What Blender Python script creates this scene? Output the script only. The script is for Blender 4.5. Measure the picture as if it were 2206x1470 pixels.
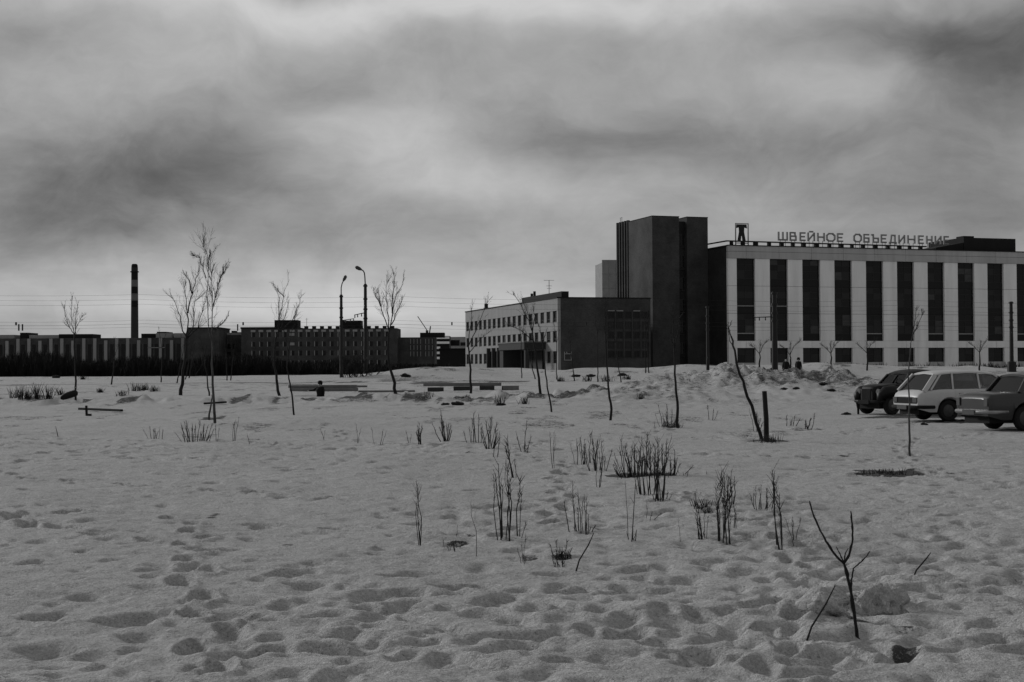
import bpy, math, random
import numpy as np
from mathutils import Vector, Matrix

for o in list(bpy.data.objects):
    bpy.data.objects.remove(o, do_unlink=True)
sc = bpy.context.scene
col = sc.collection
R = math.radians

# ------------------------------------------------------------------ camera
F, CX, CY, HOR, H = 3064.0, 1103.0, 735.0, 787.0, 1.70
PITCH, ROLL = math.atan((HOR - CY) / F), R(0.3)
fw = Vector((0, math.cos(PITCH), math.sin(PITCH)))
u0 = Vector((0, -math.sin(PITCH), math.cos(PITCH)))
X1 = Vector((1, 0, 0))
rt = X1 * math.cos(ROLL) - u0 * math.sin(ROLL)
up = u0 * math.cos(ROLL) + X1 * math.sin(ROLL)
CAM = Vector((0, 0, H))
cd = bpy.data.cameras.new('camera')
cam = bpy.data.objects.new('camera', cd)
col.objects.link(cam)
m = Matrix((rt, up, -fw)).transposed().to_4x4()
m.translation = CAM
cam.matrix_world = m
cd.lens, cd.sensor_width, cd.clip_end, cd.clip_start = 50.0, 36.0, 9000, 0.1
sc.camera = cam

# ------------------------------------------------------------------ sky, sun, exposure
SUN_AZ, SUN_EL = R(-52), R(21)
w = bpy.data.worlds.new('World')
sc.world = w
w.use_nodes = True
nt = w.node_tree
nt.nodes.clear()


def N(t, **kw):
    n = nt.nodes.new(t)
    for k, v in kw.items():
        setattr(n, k, v)
    return n


def L(a, b):
    nt.links.new(a, b)


def M(op, a, b=None, c=None):
    n = N('ShaderNodeMath', operation=op)
    for i, v in enumerate((a, b, c)):
        if v is None:
            continue
        if isinstance(v, (int, float)):
            n.inputs[i].default_value = v
        else:
            L(v, n.inputs[i])
    return n.outputs[0]


out = N('ShaderNodeOutputWorld')
bg = N('ShaderNodeBackground')
L(bg.outputs[0], out.inputs[0])
sky = N('ShaderNodeTexSky', sky_type='NISHITA', sun_disc=False)
sky.sun_elevation, sky.sun_rotation = SUN_EL, SUN_AZ
bw = N('ShaderNodeRGBToBW')
L(sky.outputs[0], bw.inputs[0])
tc = N('ShaderNodeTexCoord')
sep = N('ShaderNodeSeparateXYZ')
L(tc.outputs['Generated'], sep.inputs[0])
dx, dy, dz = sep.outputs
den = M('ADD', M('MAXIMUM', dz, 0.0), 0.10)
comb = N('ShaderNodeCombineXYZ')
L(M('DIVIDE', dx, den), comb.inputs[0])
L(M('DIVIDE', dy, den), comb.inputs[1])


def noise(vec, scale, detail=6, rough=0.55, dist=0.0):
    n = N('ShaderNodeTexNoise')
    L(vec, n.inputs['Vector'])
    n.inputs['Scale'].default_value = scale
    n.inputs['Detail'].default_value = detail
    n.inputs['Roughness'].default_value = rough
    n.inputs['Distortion'].default_value = dist
    return n.outputs[0]


nA = noise(comb.outputs[0], 0.55, 7, 0.55, 0.4)
nB = noise(comb.outputs[0], 1.7, 6, 0.6, 0.2)
nW = noise(tc.outputs['Generated'], 7.0, 4, 0.5)
nW2 = noise(tc.outputs['Generated'], 9.0, 4, 0.5, 0.6)
az = M('ADD', M('ARCTAN2', dx, dy), M('MULTIPLY', M('SUBTRACT', nW, 0.5), 0.11))
el = M('ADD', M('ARCSINE', dz), M('MULTIPLY', M('SUBTRACT', nW2, 0.5), 0.055))
# lighter and darker cloud patches (px, py, amount, width, height)
CLOUDS = [(240, 150, .42, 330, 100), (820, 265, .50, 170, 75), (985, 375, .42, 250, 55), (1855, 220, .55, 140, 80),
          (360, 405, -.30, 220, 80), (545, 295, -.40, 170, 80), (200, 480, -.16, 260, 60), (700, 190, -.22, 120, 50), (650, 300, .22, 60, 60), (2110, 120, -.55, 260, 150), (1260, 290, -.26, 280, 55), (640, 640, .42, 620, 55),
          (60, 440, -.30, 220, 110), (1100, 10, .75, 1300, 45), (1480, 405, .20, 300, 50), (1960, 460, -.16, 300, 70),
          (620, 160, -.12, 200, 60), (1350, 160, .14, 380, 70), (1700, 330, -.18, 260, 50), (950, 690, .35, 400, 40),
          (40, 60, -.30, 200, 120), (1480, 510, .12, 300, 50)]
acc = M('ADD', M('MULTIPLY', M('SUBTRACT', nA, 0.5), 0.75), M('MULTIPLY', M('SUBTRACT', nB, 0.5), 0.22))
for px, py, amp, sx, sy in CLOUDS:
    a0, e0 = math.atan((px - CX) / F), math.atan((HOR - py) / F)
    qa = M('MULTIPLY', M('SUBTRACT', az, a0), F / sx)
    qe = M('MULTIPLY', M('SUBTRACT', el, e0), F / sy)
    g = M('EXPONENT', M('MULTIPLY', M('ADD', M('MULTIPLY', qa, qa), M('MULTIPLY', qe, qe)), -0.7))
    acc = M('MULTIPLY_ADD', g, amp, acc)
cv = N('ShaderNodeCombineXYZ')
L(M('MULTIPLY', az, 9.0), cv.inputs[0])
L(M('MULTIPLY', el, 15.0), cv.inputs[1])
nC = noise(cv.outputs[0], 1.0, 9, 0.62, 0.5)
nD = noise(cv.outputs[0], 3.2, 8, 0.65, 0.3)
acc = M('ADD', acc, M('ADD', M('MULTIPLY', M('SUBTRACT', nC, 0.5), 0.62), M('MULTIPLY', M('SUBTRACT', nD, 0.5), 0.30)))
cloud = M('SMOOTH_MAX', M('ADD', M('MULTIPLY', acc, 1.12), 0.98), 0.30, 0.35)
base = M('ADD', M('MULTIPLY', bw.outputs[0], 0.06), 1.95)
L(M('MULTIPLY', base, cloud), bg.inputs['Color'])
bg.inputs['Strength'].default_value = 0.10

sd = bpy.data.lights.new('sun', 'SUN')
sd.energy, sd.angle, sd.color = 1.3, R(10), (1, 1, 1)
sun = bpy.data.objects.new('sun', sd)
col.objects.link(sun)
sdir = Vector((math.sin(SUN_AZ) * math.cos(SUN_EL), math.cos(SUN_AZ) * math.cos(SUN_EL), math.sin(SUN_EL)))
sun.rotation_euler = sdir.to_track_quat('Z', 'Y').to_euler()
sun.location = (-60, 40, 60)
vs = sc.view_settings
vs.view_transform, vs.look, vs.exposure, vs.gamma, vs.use_curve_mapping = 'Standard', 'None', 0.50, 1.0, False
sc.render.engine = 'CYCLES'


# ------------------------------------------------------------------ helpers
def ray(px, py):
    return rt * ((px - CX) / F) + up * ((CY - py) / F) + fw


def at(px, py, Y):
    d = ray(px, py)
    return CAM + d * (Y / d.y)


def plan_hit(px, P, d, py=HOR):
    """distance s along the plan line P + s*d at which it stands in the pixel column px"""
    r_ = ray(px, py)
    k = r_.x / r_.y
    return (k * P[1] - P[0]) / (d[0] - k * d[1])


def mat(name, c, rough=0.85, var=0.12, scale=1.2, bump=0.0, bscale=20.0, spec=0.3, streak=False, metal=0.0, coat=0.0):
    mt = bpy.data.materials.new(name)
    mt.use_nodes = True
    t = mt.node_tree
    b = t.nodes['Principled BSDF']
    b.inputs['Roughness'].default_value = rough
    b.inputs['Specular IOR Level'].default_value = spec
    b.inputs['Metallic'].default_value = metal
    b.inputs['Coat Weight'].default_value = coat
    tcn = t.nodes.new('ShaderNodeTexCoord')
    vec = tcn.outputs['Object']
    if streak:
        mp = t.nodes.new('ShaderNodeMapping')
        mp.inputs['Scale'].default_value = (1.0, 1.0, 0.12)
        t.links.new(vec, mp.inputs[0])
        vec = mp.outputs[0]
    n = t.nodes.new('ShaderNodeTexNoise')
    n.inputs['Scale'].default_value = scale
    n.inputs['Detail'].default_value = 6
    n.inputs['Roughness'].default_value = 0.65
    t.links.new(vec, n.inputs['Vector'])
    mr = t.nodes.new('ShaderNodeMapRange')
    mr.inputs['From Min'].default_value = 0.25
    mr.inputs['From Max'].default_value = 0.75
    mr.inputs['To Min'].default_value = c * (1 - var)
    mr.inputs['To Max'].default_value = c * (1 + var)
    t.links.new(n.outputs[0], mr.inputs[0])
    t.links.new(mr.outputs[0], b.inputs['Base Color'])
    if bump:
        n2 = t.nodes.new('ShaderNodeTexNoise')
        n2.inputs['Scale'].default_value = bscale
        n2.inputs['Detail'].default_value = 4
        t.links.new(tcn.outputs['Object'], n2.inputs['Vector'])
        bp = t.nodes.new('ShaderNodeBump')
        bp.inputs['Strength'].default_value = bump
        bp.inputs['Distance'].default_value = 0.02
        t.links.new(n2.outputs[0], bp.inputs['Height'])
        t.links.new(bp.outputs[0], b.inputs['Normal'])
    return mt


def brick_mat(name, c, bw_=0.26, bh=0.078):
    mt = bpy.data.materials.new(name)
    mt.use_nodes = True
    t = mt.node_tree
    b = t.nodes['Principled BSDF']
    b.inputs['Roughness'].default_value = 0.9
    b.inputs['Specular IOR Level'].default_value = 0.2
    tcn = t.nodes.new('ShaderNodeTexCoord')
    sp = t.nodes.new('ShaderNodeSeparateXYZ')
    t.links.new(tcn.outputs['Object'], sp.inputs[0])
    ad = t.nodes.new('ShaderNodeMath')
    t.links.new(sp.outputs[0], ad.inputs[0])
    t.links.new(sp.outputs[1], ad.inputs[1])
    cb = t.nodes.new('ShaderNodeCombineXYZ')
    t.links.new(ad.outputs[0], cb.inputs[0])
    t.links.new(sp.outputs[2], cb.inputs[1])
    br = t.nodes.new('ShaderNodeTexBrick')
    br.inputs['Scale'].default_value = 1.0
    br.inputs['Brick Width'].default_value = bw_
    br.inputs['Row Height'].default_value = bh
    br.inputs['Mortar Size'].default_value = 0.008
    br.inputs['Color1'].default_value = (c * .8,) * 3 + (1,)
    br.inputs['Color2'].default_value = (c * 1.2,) * 3 + (1,)
    br.inputs['Mortar'].default_value = (c * 1.5,) * 3 + (1,)
    t.links.new(cb.outputs[0], br.inputs['Vector'])
    n = t.nodes.new('ShaderNodeTexNoise')
    n.inputs['Scale'].default_value = 0.22
    n.inputs['Detail'].default_value = 7
    n.inputs['Roughness'].default_value = 0.7
    t.links.new(tcn.outputs['Object'], n.inputs['Vector'])
    mr = t.nodes.new('ShaderNodeMapRange')
    mr.inputs['From Min'].default_value = 0.3
    mr.inputs['From Max'].default_value = 0.7
    mr.inputs['To Min'].default_value = 0.55
    mr.inputs['To Max'].default_value = 1.6
    t.links.new(n.outputs[0], mr.inputs[0])
    mx = t.nodes.new('ShaderNodeVectorMath')
    mx.operation = 'SCALE'
    t.links.new(br.outputs['Color'], mx.inputs[0])
    t.links.new(mr.outputs[0], mx.inputs['Scale'])
    t.links.new(mx.outputs[0], b.inputs['Base Color'])
    return mt


def glass_mat(name, c, rough=0.12, spec=0.35):
    return mat(name, c, rough, 0.35, 0.35, spec=spec)


MAT = {
    'panel': mat('panel', .78, .8, .16, .6, .2, 30, streak=True),
    'cornice': mat('cornice', .40, .85, .2, .6, streak=True),
    'office': mat('office', .24, .85, .16, .7, streak=True),
    'brick': brick_mat('brick', .022),
    'brick2': brick_mat('brick2', .04),
    'brick3': brick_mat('brick3', .045),
    'tower': brick_mat('tower', .046),
    'dark': mat('dark', .008, .8, .25, 1.0),
    'glass': glass_mat('glass', .007, .15, .2),
    'glass_b': glass_mat('glass_b', .018, .15, .2),
    'glass_c': mat('glass_c', .05, .3, .6, .8, spec=.2),
    'spandrel': mat('spandrel', .005, .6, .3, .6),
    'frame': mat('frame', .025, .7, .2),
    'lightframe': mat('lightframe', .28, .7, .2),
    'roof': mat('roof', .010, .9, .3, .5),
    'concrete': mat('concrete', .15, .9, .25, 2.0, .4, 25),
    'concrete_dark': mat('concrete_dark', .035, .9, .3, 2.5, .4, 25),
    'pale': mat('pale', .26, .85, .15, .5),
    'pilaster': mat('pilaster', .27, .85, .2, .5),
    'metal': mat('metal', .012, .6, .3, 2.0),
    'letter': mat('letter', .22, .7, .2, 1.0),
    'bark': mat('bark', .016, .9, .5, 6.0, .5, 40),
    'birch': mat('birch', .06, .9, .75, 5.0, .4, 30),
    'twig': mat('twig', .016, .9, .4, 8.0),
    'weed': mat('weed', .022, .9, .5, 9.0),
    'grass': mat('grass', .018, .95, .6, 5.0),
    'wood': mat('wood', .012, .9, .4, 4.0, .4, 30),
    'thicket': mat('thicket', .007, .95, .4, .4),
    'cloth': mat('cloth', .006, .95, .3, 6.0),
    'cloth2': mat('cloth2', .022, .95, .3, 6.0),
    'skin': mat('skin', .30, .6, .1, 8.0),
    'sack': mat('sack', .006, .7, .4, 5.0),
    'chim_dark': mat('chim_dark', .006, .9, .3, .5),
    'chim_light': mat('chim_light', .11, .9, .2, .5),
    'chim_mid': mat('chim_mid', .026, .9, .25, .4),
    'paint_white': mat('paint_white', .50, .35, .10, 2.0, spec=.45, coat=.25),
    'paint_grey': mat('paint_grey', .015, .3, .25, 1.5, spec=.5, coat=.3),
    'paint_black': mat('paint_black', .005, .5, .3, 1.5, spec=.25),
    'rubber': mat('rubber', .010, .85, .2, 6.0),
    'hub': mat('hub', .06, .45, .3, 8.0, metal=.3),
    'chrome': mat('chrome', .28, .35, .2, 8.0, metal=.8),
    'carblack': mat('carblack', .008, .9, .2, 3.0),
    'seat': mat('seat', .02, .9, .2, 5.0),
    'lamp_glass': mat('lamp_glass', .12, .15, .2, 8.0, spec=.6),
    'lamp_head': mat('lamp_head', .05, .5, .2, 5.0),
}


def car_glass():
    mt = bpy.data.materials.new('car_glass')
    mt.use_nodes = True
    t = mt.node_tree
    t.nodes.clear()
    o = t.nodes.new('ShaderNodeOutputMaterial')
    mx = t.nodes.new('ShaderNodeMixShader')
    tr = t.nodes.new('ShaderNodeBsdfTransparent')
    tr.inputs[0].default_value = (.72, .72, .72, 1)
    gl = t.nodes.new('ShaderNodeBsdfGlossy')
    gl.inputs['Roughness'].default_value = .08
    gl.inputs[0].default_value = (.9, .9, .9, 1)
    fr = t.nodes.new('ShaderNodeFresnel')
    fr.inputs[0].default_value = 1.5
    t.links.new(fr.outputs[0], mx.inputs[0])
    t.links.new(tr.outputs[0], mx.inputs[1])
    t.links.new(gl.outputs[0], mx.inputs[2])
    t.links.new(mx.outputs[0], o.inputs[0])
    return mt


MAT['car_glass'] = car_glass()


class MB:
    def __init__(self):
        self.v, self.f = [], []

    def add(self, vs_, fs_):
        k = len(self.v)
        self.v += [tuple(p) for p in vs_]
        self.f += [tuple(i + k for i in f) for f in fs_]
        return self

    def box(self, x0, x1, y0, y1, z0, z1):
        return self.add([(x0, y0, z0), (x1, y0, z0), (x1, y1, z0), (x0, y1, z0), (x0, y0, z1), (x1, y0, z1), (x1, y1, z1), (x0, y1, z1)],
                        [(0, 3, 2, 1), (4, 5, 6, 7), (0, 1, 5, 4), (1, 2, 6, 5), (2, 3, 7, 6), (3, 0, 4, 7)])

    def bar(self, a, b, wx, wy=None, side=None):
        a, b = Vector(a), Vector(b)
        d = (b - a).normalized()
        s = Vector(side) if side else (Vector((0, 0, 1)) if abs(d.z) < .9 else Vector((1, 0, 0)))
        n1 = d.cross(s).normalized()
        n2 = n1.cross(d).normalized()
        wy = wy or wx
        p = []
        for q in (a, b):
            for i, j in ((-1, -1), (1, -1), (1, 1), (-1, 1)):
                p.append(q + n1 * (i * wx / 2) + n2 * (j * wy / 2))
        return self.add(p, [(3, 2, 1, 0), (4, 5, 6, 7), (0, 1, 5, 4), (1, 2, 6, 5), (2, 3, 7, 6), (3, 0, 4, 7)])

    def tube(self, pts, rad, n=5, cap=True):
        pts = [Vector(p) for p in pts]
        if isinstance(rad, (int, float)):
            rad = [rad] * len(pts)
        vs_, fs_ = [], []
        prev = None
        for i, p in enumerate(pts):
            d = (pts[min(i + 1, len(pts) - 1)] - pts[max(i - 1, 0)])
            d = d.normalized() if d.length > 1e-9 else Vector((0, 0, 1))
            if prev is None:
                s = Vector((1, 0, 0)) if abs(d.x) < .9 else Vector((0, 1, 0))
                a = (s - d * s.dot(d)).normalized()
            else:
                a = (prev - d * prev.dot(d)).normalized()
            prev = a
            b = d.cross(a)
            for k in range(n):
                t = 2 * math.pi * k / n
                vs_.append(p + (a * math.cos(t) + b * math.sin(t)) * rad[i])
        for i in range(len(pts) - 1):
            for k in range(n):
                q = (k + 1) % n
                fs_.append((i * n + k, i * n + q, (i + 1) * n + q, (i + 1) * n + k))
        if cap:
            fs_.append(tuple(range(n - 1, -1, -1)))
            e = (len(pts) - 1) * n
            fs_.append(tuple(range(e, e + n)))
        return self.add(vs_, fs_)

    def slab(self, quad, th):
        """a thin plate from four corner points, thickened along its normal"""
        q = [Vector(p) for p in quad]
        nrm = (q[1] - q[0]).cross(q[3] - q[0]).normalized() * th
        n = len(q)
        vs_ = q + [p + nrm for p in q]
        fs_ = [tuple(range(n - 1, -1, -1)), tuple(range(n, 2 * n))]
        for i in range(n):
            j = (i + 1) % n
            fs_.append((i, j, j + n, i + n))
        return self.add(vs_, fs_)

    def data(self, name, material, smooth=False):
        me = bpy.data.meshes.new(name)
        me.from_pydata(self.v, [], self.f)
        me.materials.append(MAT[material] if isinstance(material, str) else material)
        if smooth:
            me.polygons.foreach_set('use_smooth', [True] * len(me.polygons))
        me.update()
        return me

    def build(self, name, material, parent=None, smooth=False, sharp=None):
        me = self.data(name, material, smooth)
        if sharp:
            me.set_sharp_from_angle(angle=R(sharp))
        return link(name, me, parent)


def link(name, me, parent=None, loc=None):
    o = bpy.data.objects.new(name, me)
    col.objects.link(o)
    if parent:
        o.parent = parent
    if loc is not None:
        o.location = loc
    return o


def tag(o, label=None, cat=None, group=None, kind=None):
    for k, v in (('label', label), ('category', cat), ('group', group), ('kind', kind)):
        if v:
            o[k] = v
    return o


def empty(name, loc, rz=0.0, label=None, cat=None, group=None):
    o = link(name, None)
    o.empty_display_size = .3
    o.location = loc
    o.rotation_euler = (0, 0, rz)
    return tag(o, label, cat, group)


def copy_tree(o, parent=None):
    c = o.copy()
    col.objects.link(c)
    c.parent = parent
    for ch in [x for x in col.objects if x.parent == o]:
        copy_tree(ch, c)
    return c


# ------------------------------------------------------------------ ground
rng = np.random.default_rng(7)
random.seed(5)


def vnoise(x, y, seed):
    xi, yi = np.floor(x).astype(np.int64), np.floor(y).astype(np.int64)
    fx, fy = x - xi, y - yi
    fx, fy = fx * fx * fx * (fx * (fx * 6 - 15) + 10), fy * fy * fy * (fy * (fy * 6 - 15) + 10)

    def h(a, b):
        n = (a * 374761393 + b * 668265263 + seed * 974634777) & 0xFFFFFFFF
        n = ((n ^ (n >> 13)) * 1274126177) & 0xFFFFFFFF
        n = n ^ (n >> 16)
        return (n & 0xFFFF) / 65535.0
    a = h(xi, yi) * (1 - fx) + h(xi + 1, yi) * fx
    b = h(xi, yi + 1) * (1 - fx) + h(xi + 1, yi + 1) * fx
    return (a * (1 - fy) + b * fy) * 2 - 1


def sstep(a, b, x):
    t = np.clip((x - a) / (b - a), 0, 1)
    return t * t * (3 - 2 * t)


ys = [-14, -9, -5, -2, 0, 1.5, 2.6, 3.4]
while ys[-1] < 62:
    ys.append(ys[-1] + max(.0040 * ys[-1], .022))
while ys[-1] < 420:
    ys.append(ys[-1] * 1.0115)
while ys[-1] < 7500:
    ys.append(ys[-1] * 1.14)
ys = np.array(ys)
NC = 681
ts = np.linspace(-1, 1, NC)
hwid = .46 * np.maximum(ys, 0) + 5.0
GX = ts[None, :] * hwid[:, None]
GY = np.repeat(ys[:, None], NC, 1)


def gauss(px, Y, sx, sy):
    x0 = (px - CX) / F * Y
    return np.exp(-.5 * (((GX - x0) / sx) ** 2 + ((GY - Y) / sy) ** 2))


near = 1 - sstep(70, 160, GY)
Z = .11 * vnoise(GX / 9, GY / 9, 1) + .05 * vnoise(GX / 3.1, GY / 3.1, 2)
n3 = vnoise(GX / 1.05, GY / 1.05, 3)
n4 = vnoise(GX / .43 + .4 * n3, GY / .43, 4)
n5 = vnoise(GX / .19, GY / .19, 5)
Z += near * (.010 * n3 + .011 * n4 + .011 * n5 + .008 * vnoise(GX / .085, GY / .085, 6))
# the spoil heap beside the cars, its lobes, and the low windrow across the field
heap = (.95 * gauss(1640, 84, 2.6, 8) + .72 * gauss(1520, 86, 2.4, 8) + .50 * gauss(1400, 82, 2.2, 6) + .72 * gauss(1755, 92, 2.2, 8)
        + .45 * gauss(1850, 84, 2.0, 7) + .40 * gauss(1450, 64, 4.0, 5) + .30 * gauss(1290, 70, 3, 4))
big = vnoise(GX / 2.2, GY / 4.0, 11)
mid_n = vnoise(GX / .8, GY / 1.4, 12)
dn_a = vnoise(GX / .3, GY / .5, 14)
Z += heap * (1 + .16 * big + .20 * mid_n + .20 * dn_a)
wind_y = 69 + 3.0 * vnoise(GX / 9, GX * 0, 13)
windrow = np.exp(-.5 * ((GY - wind_y) / 2.2) ** 2) * (1 - sstep(4, 10, GX))
Z += windrow * (.18 + .16 * big + .16 * mid_n + .10 * dn_a)
# ploughed banks along the street
bank_x = sstep(-24, -8, GX)
bank = np.exp(-.5 * ((GY - 158 - 5 * vnoise(GX / 25, GX * 0, 21)) / 9) ** 2) * bank_x
Z += bank * (1.42 + .30 * vnoise(GX / 7, GY / 9, 22) + .16 * vnoise(GX / 2.6, GY / 4, 23))
Z += .5 * np.exp(-.5 * ((GY - 185) / 12) ** 2) * (1 - bank_x) * (.5 + .5 * vnoise(GX / 8, GY / 8, 24))
Z += .45 * np.exp(-.5 * ((GX - 24) / 9) ** 2 - .5 * ((GY - 118) / 12) ** 2)
# person's hollow behind the windrow
PY = 79.0
PXm = (690 - CX) / F * PY
d4 = ((GX - PXm) / 1.3) ** 2 + ((GY - PY) / 1.6) ** 2
Z -= .95 * np.exp(-d4 ** 2)
# level standing for the cars
for cx_, cy_ in ((13.9, 46.0), (13.6, 41.5), (14.2, 36.5), (15.4, 42), (15.4, 37)):
    msk = np.exp(-(((GX - cx_) / 2.9) ** 2 + ((GY - cy_) / 3.4) ** 2) ** 2)
    Z *= (1 - msk)


# trodden dents
def dent(x0, y0, a, b, ang, dep, rim=.22):
    R_ = 2.3 * max(a, b)
    i0, i1 = np.searchsorted(ys, (y0 - R_, y0 + R_))
    if i1 <= i0:
        return
    hw_ = .46 * max(y0, 0) + 5
    t0, t1 = (x0 - R_ * 1.2) / hw_, (x0 + R_ * 1.2) / hw_
    j0, j1 = int(max(0, (t0 + 1) / 2 * (NC - 1) - 3)), int(min(NC, (t1 + 1) / 2 * (NC - 1) + 4))
    if j1 <= j0:
        return
    xx, yy = GX[i0:i1, j0:j1] - x0, GY[i0:i1, j0:j1] - y0
    c_, s_ = math.cos(ang), math.sin(ang)
    q = ((xx * c_ + yy * s_) / a) ** 2 + ((-xx * s_ + yy * c_) / b) ** 2
    Z[i0:i1, j0:j1] += -dep * np.exp(-q ** 1.6) + rim * dep * np.exp(-((np.sqrt(q) - 1.45) / .35) ** 2)


nd = 0
while nd < 6500:
    y0 = 5.5 * (62 / 5.5) ** rng.random()
    x0 = (rng.random() * 2 - 1) * (.43 * y0 + 2)
    dn = .5 + .5 * float(vnoise(np.array([x0 / 3.4]), np.array([y0 / 3.4]), 31)[0])
    if rng.random() > .10 + dn ** 3 * 1.9:
        continue
    a = .03 + .085 * rng.random() ** 2.0
    dent(x0, y0, a * (1.1 + .7 * rng.random()), a, rng.random() * math.pi, a * (.24 + .42 * rng.random()), .08)
    nd += 1
# walked tracks: pairs of footprints
for k in range(16):
    y0 = 7 + 34 * rng.random()
    x0 = (rng.random() * 2 - 1) * .4 * y0
    th = rng.random() * math.pi * 2
    for s in range(30):
        th += .12 * rng.normal()
        x0 += .62 * math.cos(th)
        y0 += .62 * math.sin(th)
        if not 5.5 < y0 < 55:
            break
        sd_ = .10 if s % 2 else -.10
        dent(x0 - sd_ * math.sin(th), y0 + sd_ * math.cos(th), .17, .085, th + .1 * rng.normal(), .075 + .05 * rng.random(), .3)


def gxy(px, py, iters=40):
    """ground point seen at a pixel (first crossing of the ray with the mesh)"""
    d = ray(px, py)
    prev = 3.0
    Y = 3.0
    while Y < 600:
        p = CAM + d * (Y / d.y)
        if p.z <= gz(p.x, p.y):
            lo, hi = prev, Y
            for _ in range(18):
                md = (lo + hi) / 2
                q = CAM + d * (md / d.y)
                if q.z <= gz(q.x, q.y):
                    hi = md
                else:
                    lo = md
            q = CAM + d * (hi / d.y)
            return Vector((q.x, q.y, gz(q.x, q.y)))
        prev = Y
        Y += max(.08, Y * .006)
    q = CAM + d * (600 / d.y)
    return Vector((q.x, q.y, gz(q.x, q.y)))


def gz(x, y):
    i = int(np.clip(np.searchsorted(ys, y) - 1, 0, len(ys) - 2))
    fy = (y - ys[i]) / (ys[i + 1] - ys[i])
    r_ = 0
    for k, wgt in ((i, 1 - fy), (i + 1, fy)):
        t = (x / hwid[k] + 1) / 2 * (NC - 1)
        j = int(np.clip(math.floor(t), 0, NC - 2))
        f_ = min(max(t - j, 0), 1)
        r_ += wgt * (Z[k, j] * (1 - f_) + Z[k, j + 1] * f_)
    return float(r_)


# hollows and hummocks that stand out in the foreground
for px, py, a, b, dep in ((1790, 1411, .24, .10, .07), (1890, 1422, .20, .08, .06), (1955, 1410, .09, .08, .06), (1270, 1310, .22, .10, .10),
                          (710, 1140, .11, .09, .12), (1120, 1378, .30, .12, .09), (560, 1130, .20, .10, .09), (640, 1235, .16, .09, .09),
                          (660, 1262, .18, .10, .10), (610, 1240, .13, .09, .10), (260, 1345, .2, .1, .09), (310, 1330, .2, .1, .08),
                          (1000, 1265, .22, .09, .09), (1230, 1275, .20, .09, .08), (1400, 1280, .25, .10, .09), (880, 1275, .14, .08, .09),
                          (1500, 1400, .2, .1, .08), (700, 1395, .15, .1, .12), (860, 1240, .16, .09, .09), (980, 1172, .16, .09, .09)):
    p = gxy(px, py)
    dent(p.x, p.y, a, b, .15 * rng.normal(), dep, .12)
for px, py, a, h_ in ((1780, 1295, .17, .10), (1905, 1300, .15, .11), (1770, 1370, .16, .05), (1400, 1330, .4, .05), (930, 1160, .3, .05)):
    p = gxy(px, py)
    dent(p.x, p.y, a, a * .8, 0, -h_, .2)

# bare soil and wet grass showing through, plus shade painted under the cars
dn1 = vnoise(GX / .55, GY / 1.1, 41)
dn2 = vnoise(GX / .22, GY / .4, 42)
dn3 = vnoise(GX / 2.4, GY / 5.6, 43)
df1 = vnoise(GX / 1.1, GY / 5.0, 51)
df2 = vnoise(GX / .42, GY / 2.4, 52)
df3 = vnoise(GX / 5.5, GY / 12.0, 53)
dfar = .55 * df1 + .5 * df2 + .3 * df3
dirt = np.clip(windrow * 1.3, 0, 1) * sstep(.0, .42, dfar + .10 + .15 * dn2) * .85
hm = np.clip(heap / 1.1, 0, 1)
dirt = np.maximum(dirt, np.clip(hm * 1.8, 0, 1) * sstep(.12, .5, dfar + .15 * dn1 - .06) * .75)
dirt = np.maximum(dirt, .36 * np.clip(hm * 1.6, 0, 1))
dirt = np.maximum(dirt, bank * sstep(.25, .8, vnoise(GX / 3, GY / 3, 44) + .3 * dn1) * .75)
dirt = np.maximum(dirt, sstep(.38, .7, vnoise(GX / 5, GY / 2.2, 45) * .6 + .5 * dn1) * sstep(75, 100, GY) * (1 - sstep(200, 320, GY)) * .55)
dirt = np.maximum(dirt, sstep(.28, .62, dfar + .2 * dn1) * sstep(20, 40, GY) * .38 * (GY < 130))
# dark vegetation strip by the far wood's edge and along the street
dirt = np.maximum(dirt, .8 * np.exp(-.5 * ((GY - 140) / 5) ** 2) * sstep(0, .4, vnoise(GX / 4, GY / 3, 46) + .1) * (1 - sstep(0, 12, GX)))
for px, py, a, b, am in ((1912, 1020, .50, .55, .95), (1875, 1014, .3, .25, .7), (1400, 1024, .55, .40, .9), (1648, 950, .35, .5, 1.), 
                         (1212, 1200, .12, .2, .8), (1450, 920, .22, .4, .8),
                         (1131, 1205, .12, .25, .4), (450, 903, .3, .8, .8), (1955, 1412, .07, .12, .8), (1790, 812, 1.6, 6, .6), (420, 948, .6, .8, .5), (1740, 925, .5, .8, .5),
                         (985, 1178, .12, .15, .6)):
    p = gxy(px, py)
    q = ((GX - p.x) / a) ** 2 + ((GY - p.y) / b) ** 2
    dirt = np.maximum(dirt, am * sstep(.42, .66, np.exp(-q * .7) + .30 * dn2 + .25 * dn1 + .15 * df2))
# soil and painted-in shadow under and round the parked cars
for cx_, cy_ in ((14.2, 45.5), (14.3, 41.2), (15.0, 36.3)):
    q = ((GX - cx_) / 2.6) ** 2 + ((GY - cy_) / 1.3) ** 2
    dirt = np.maximum(dirt, .92 * sstep(.3, .7, np.exp(-q * .6) + .2 * dn1))
dirt = np.maximum(dirt, .5 * sstep(.30, .6, dn3 * .5 + .4 * dn1) * sstep(170, 185, GY))
dirt = np.clip(dirt, 0, 1)

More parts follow.
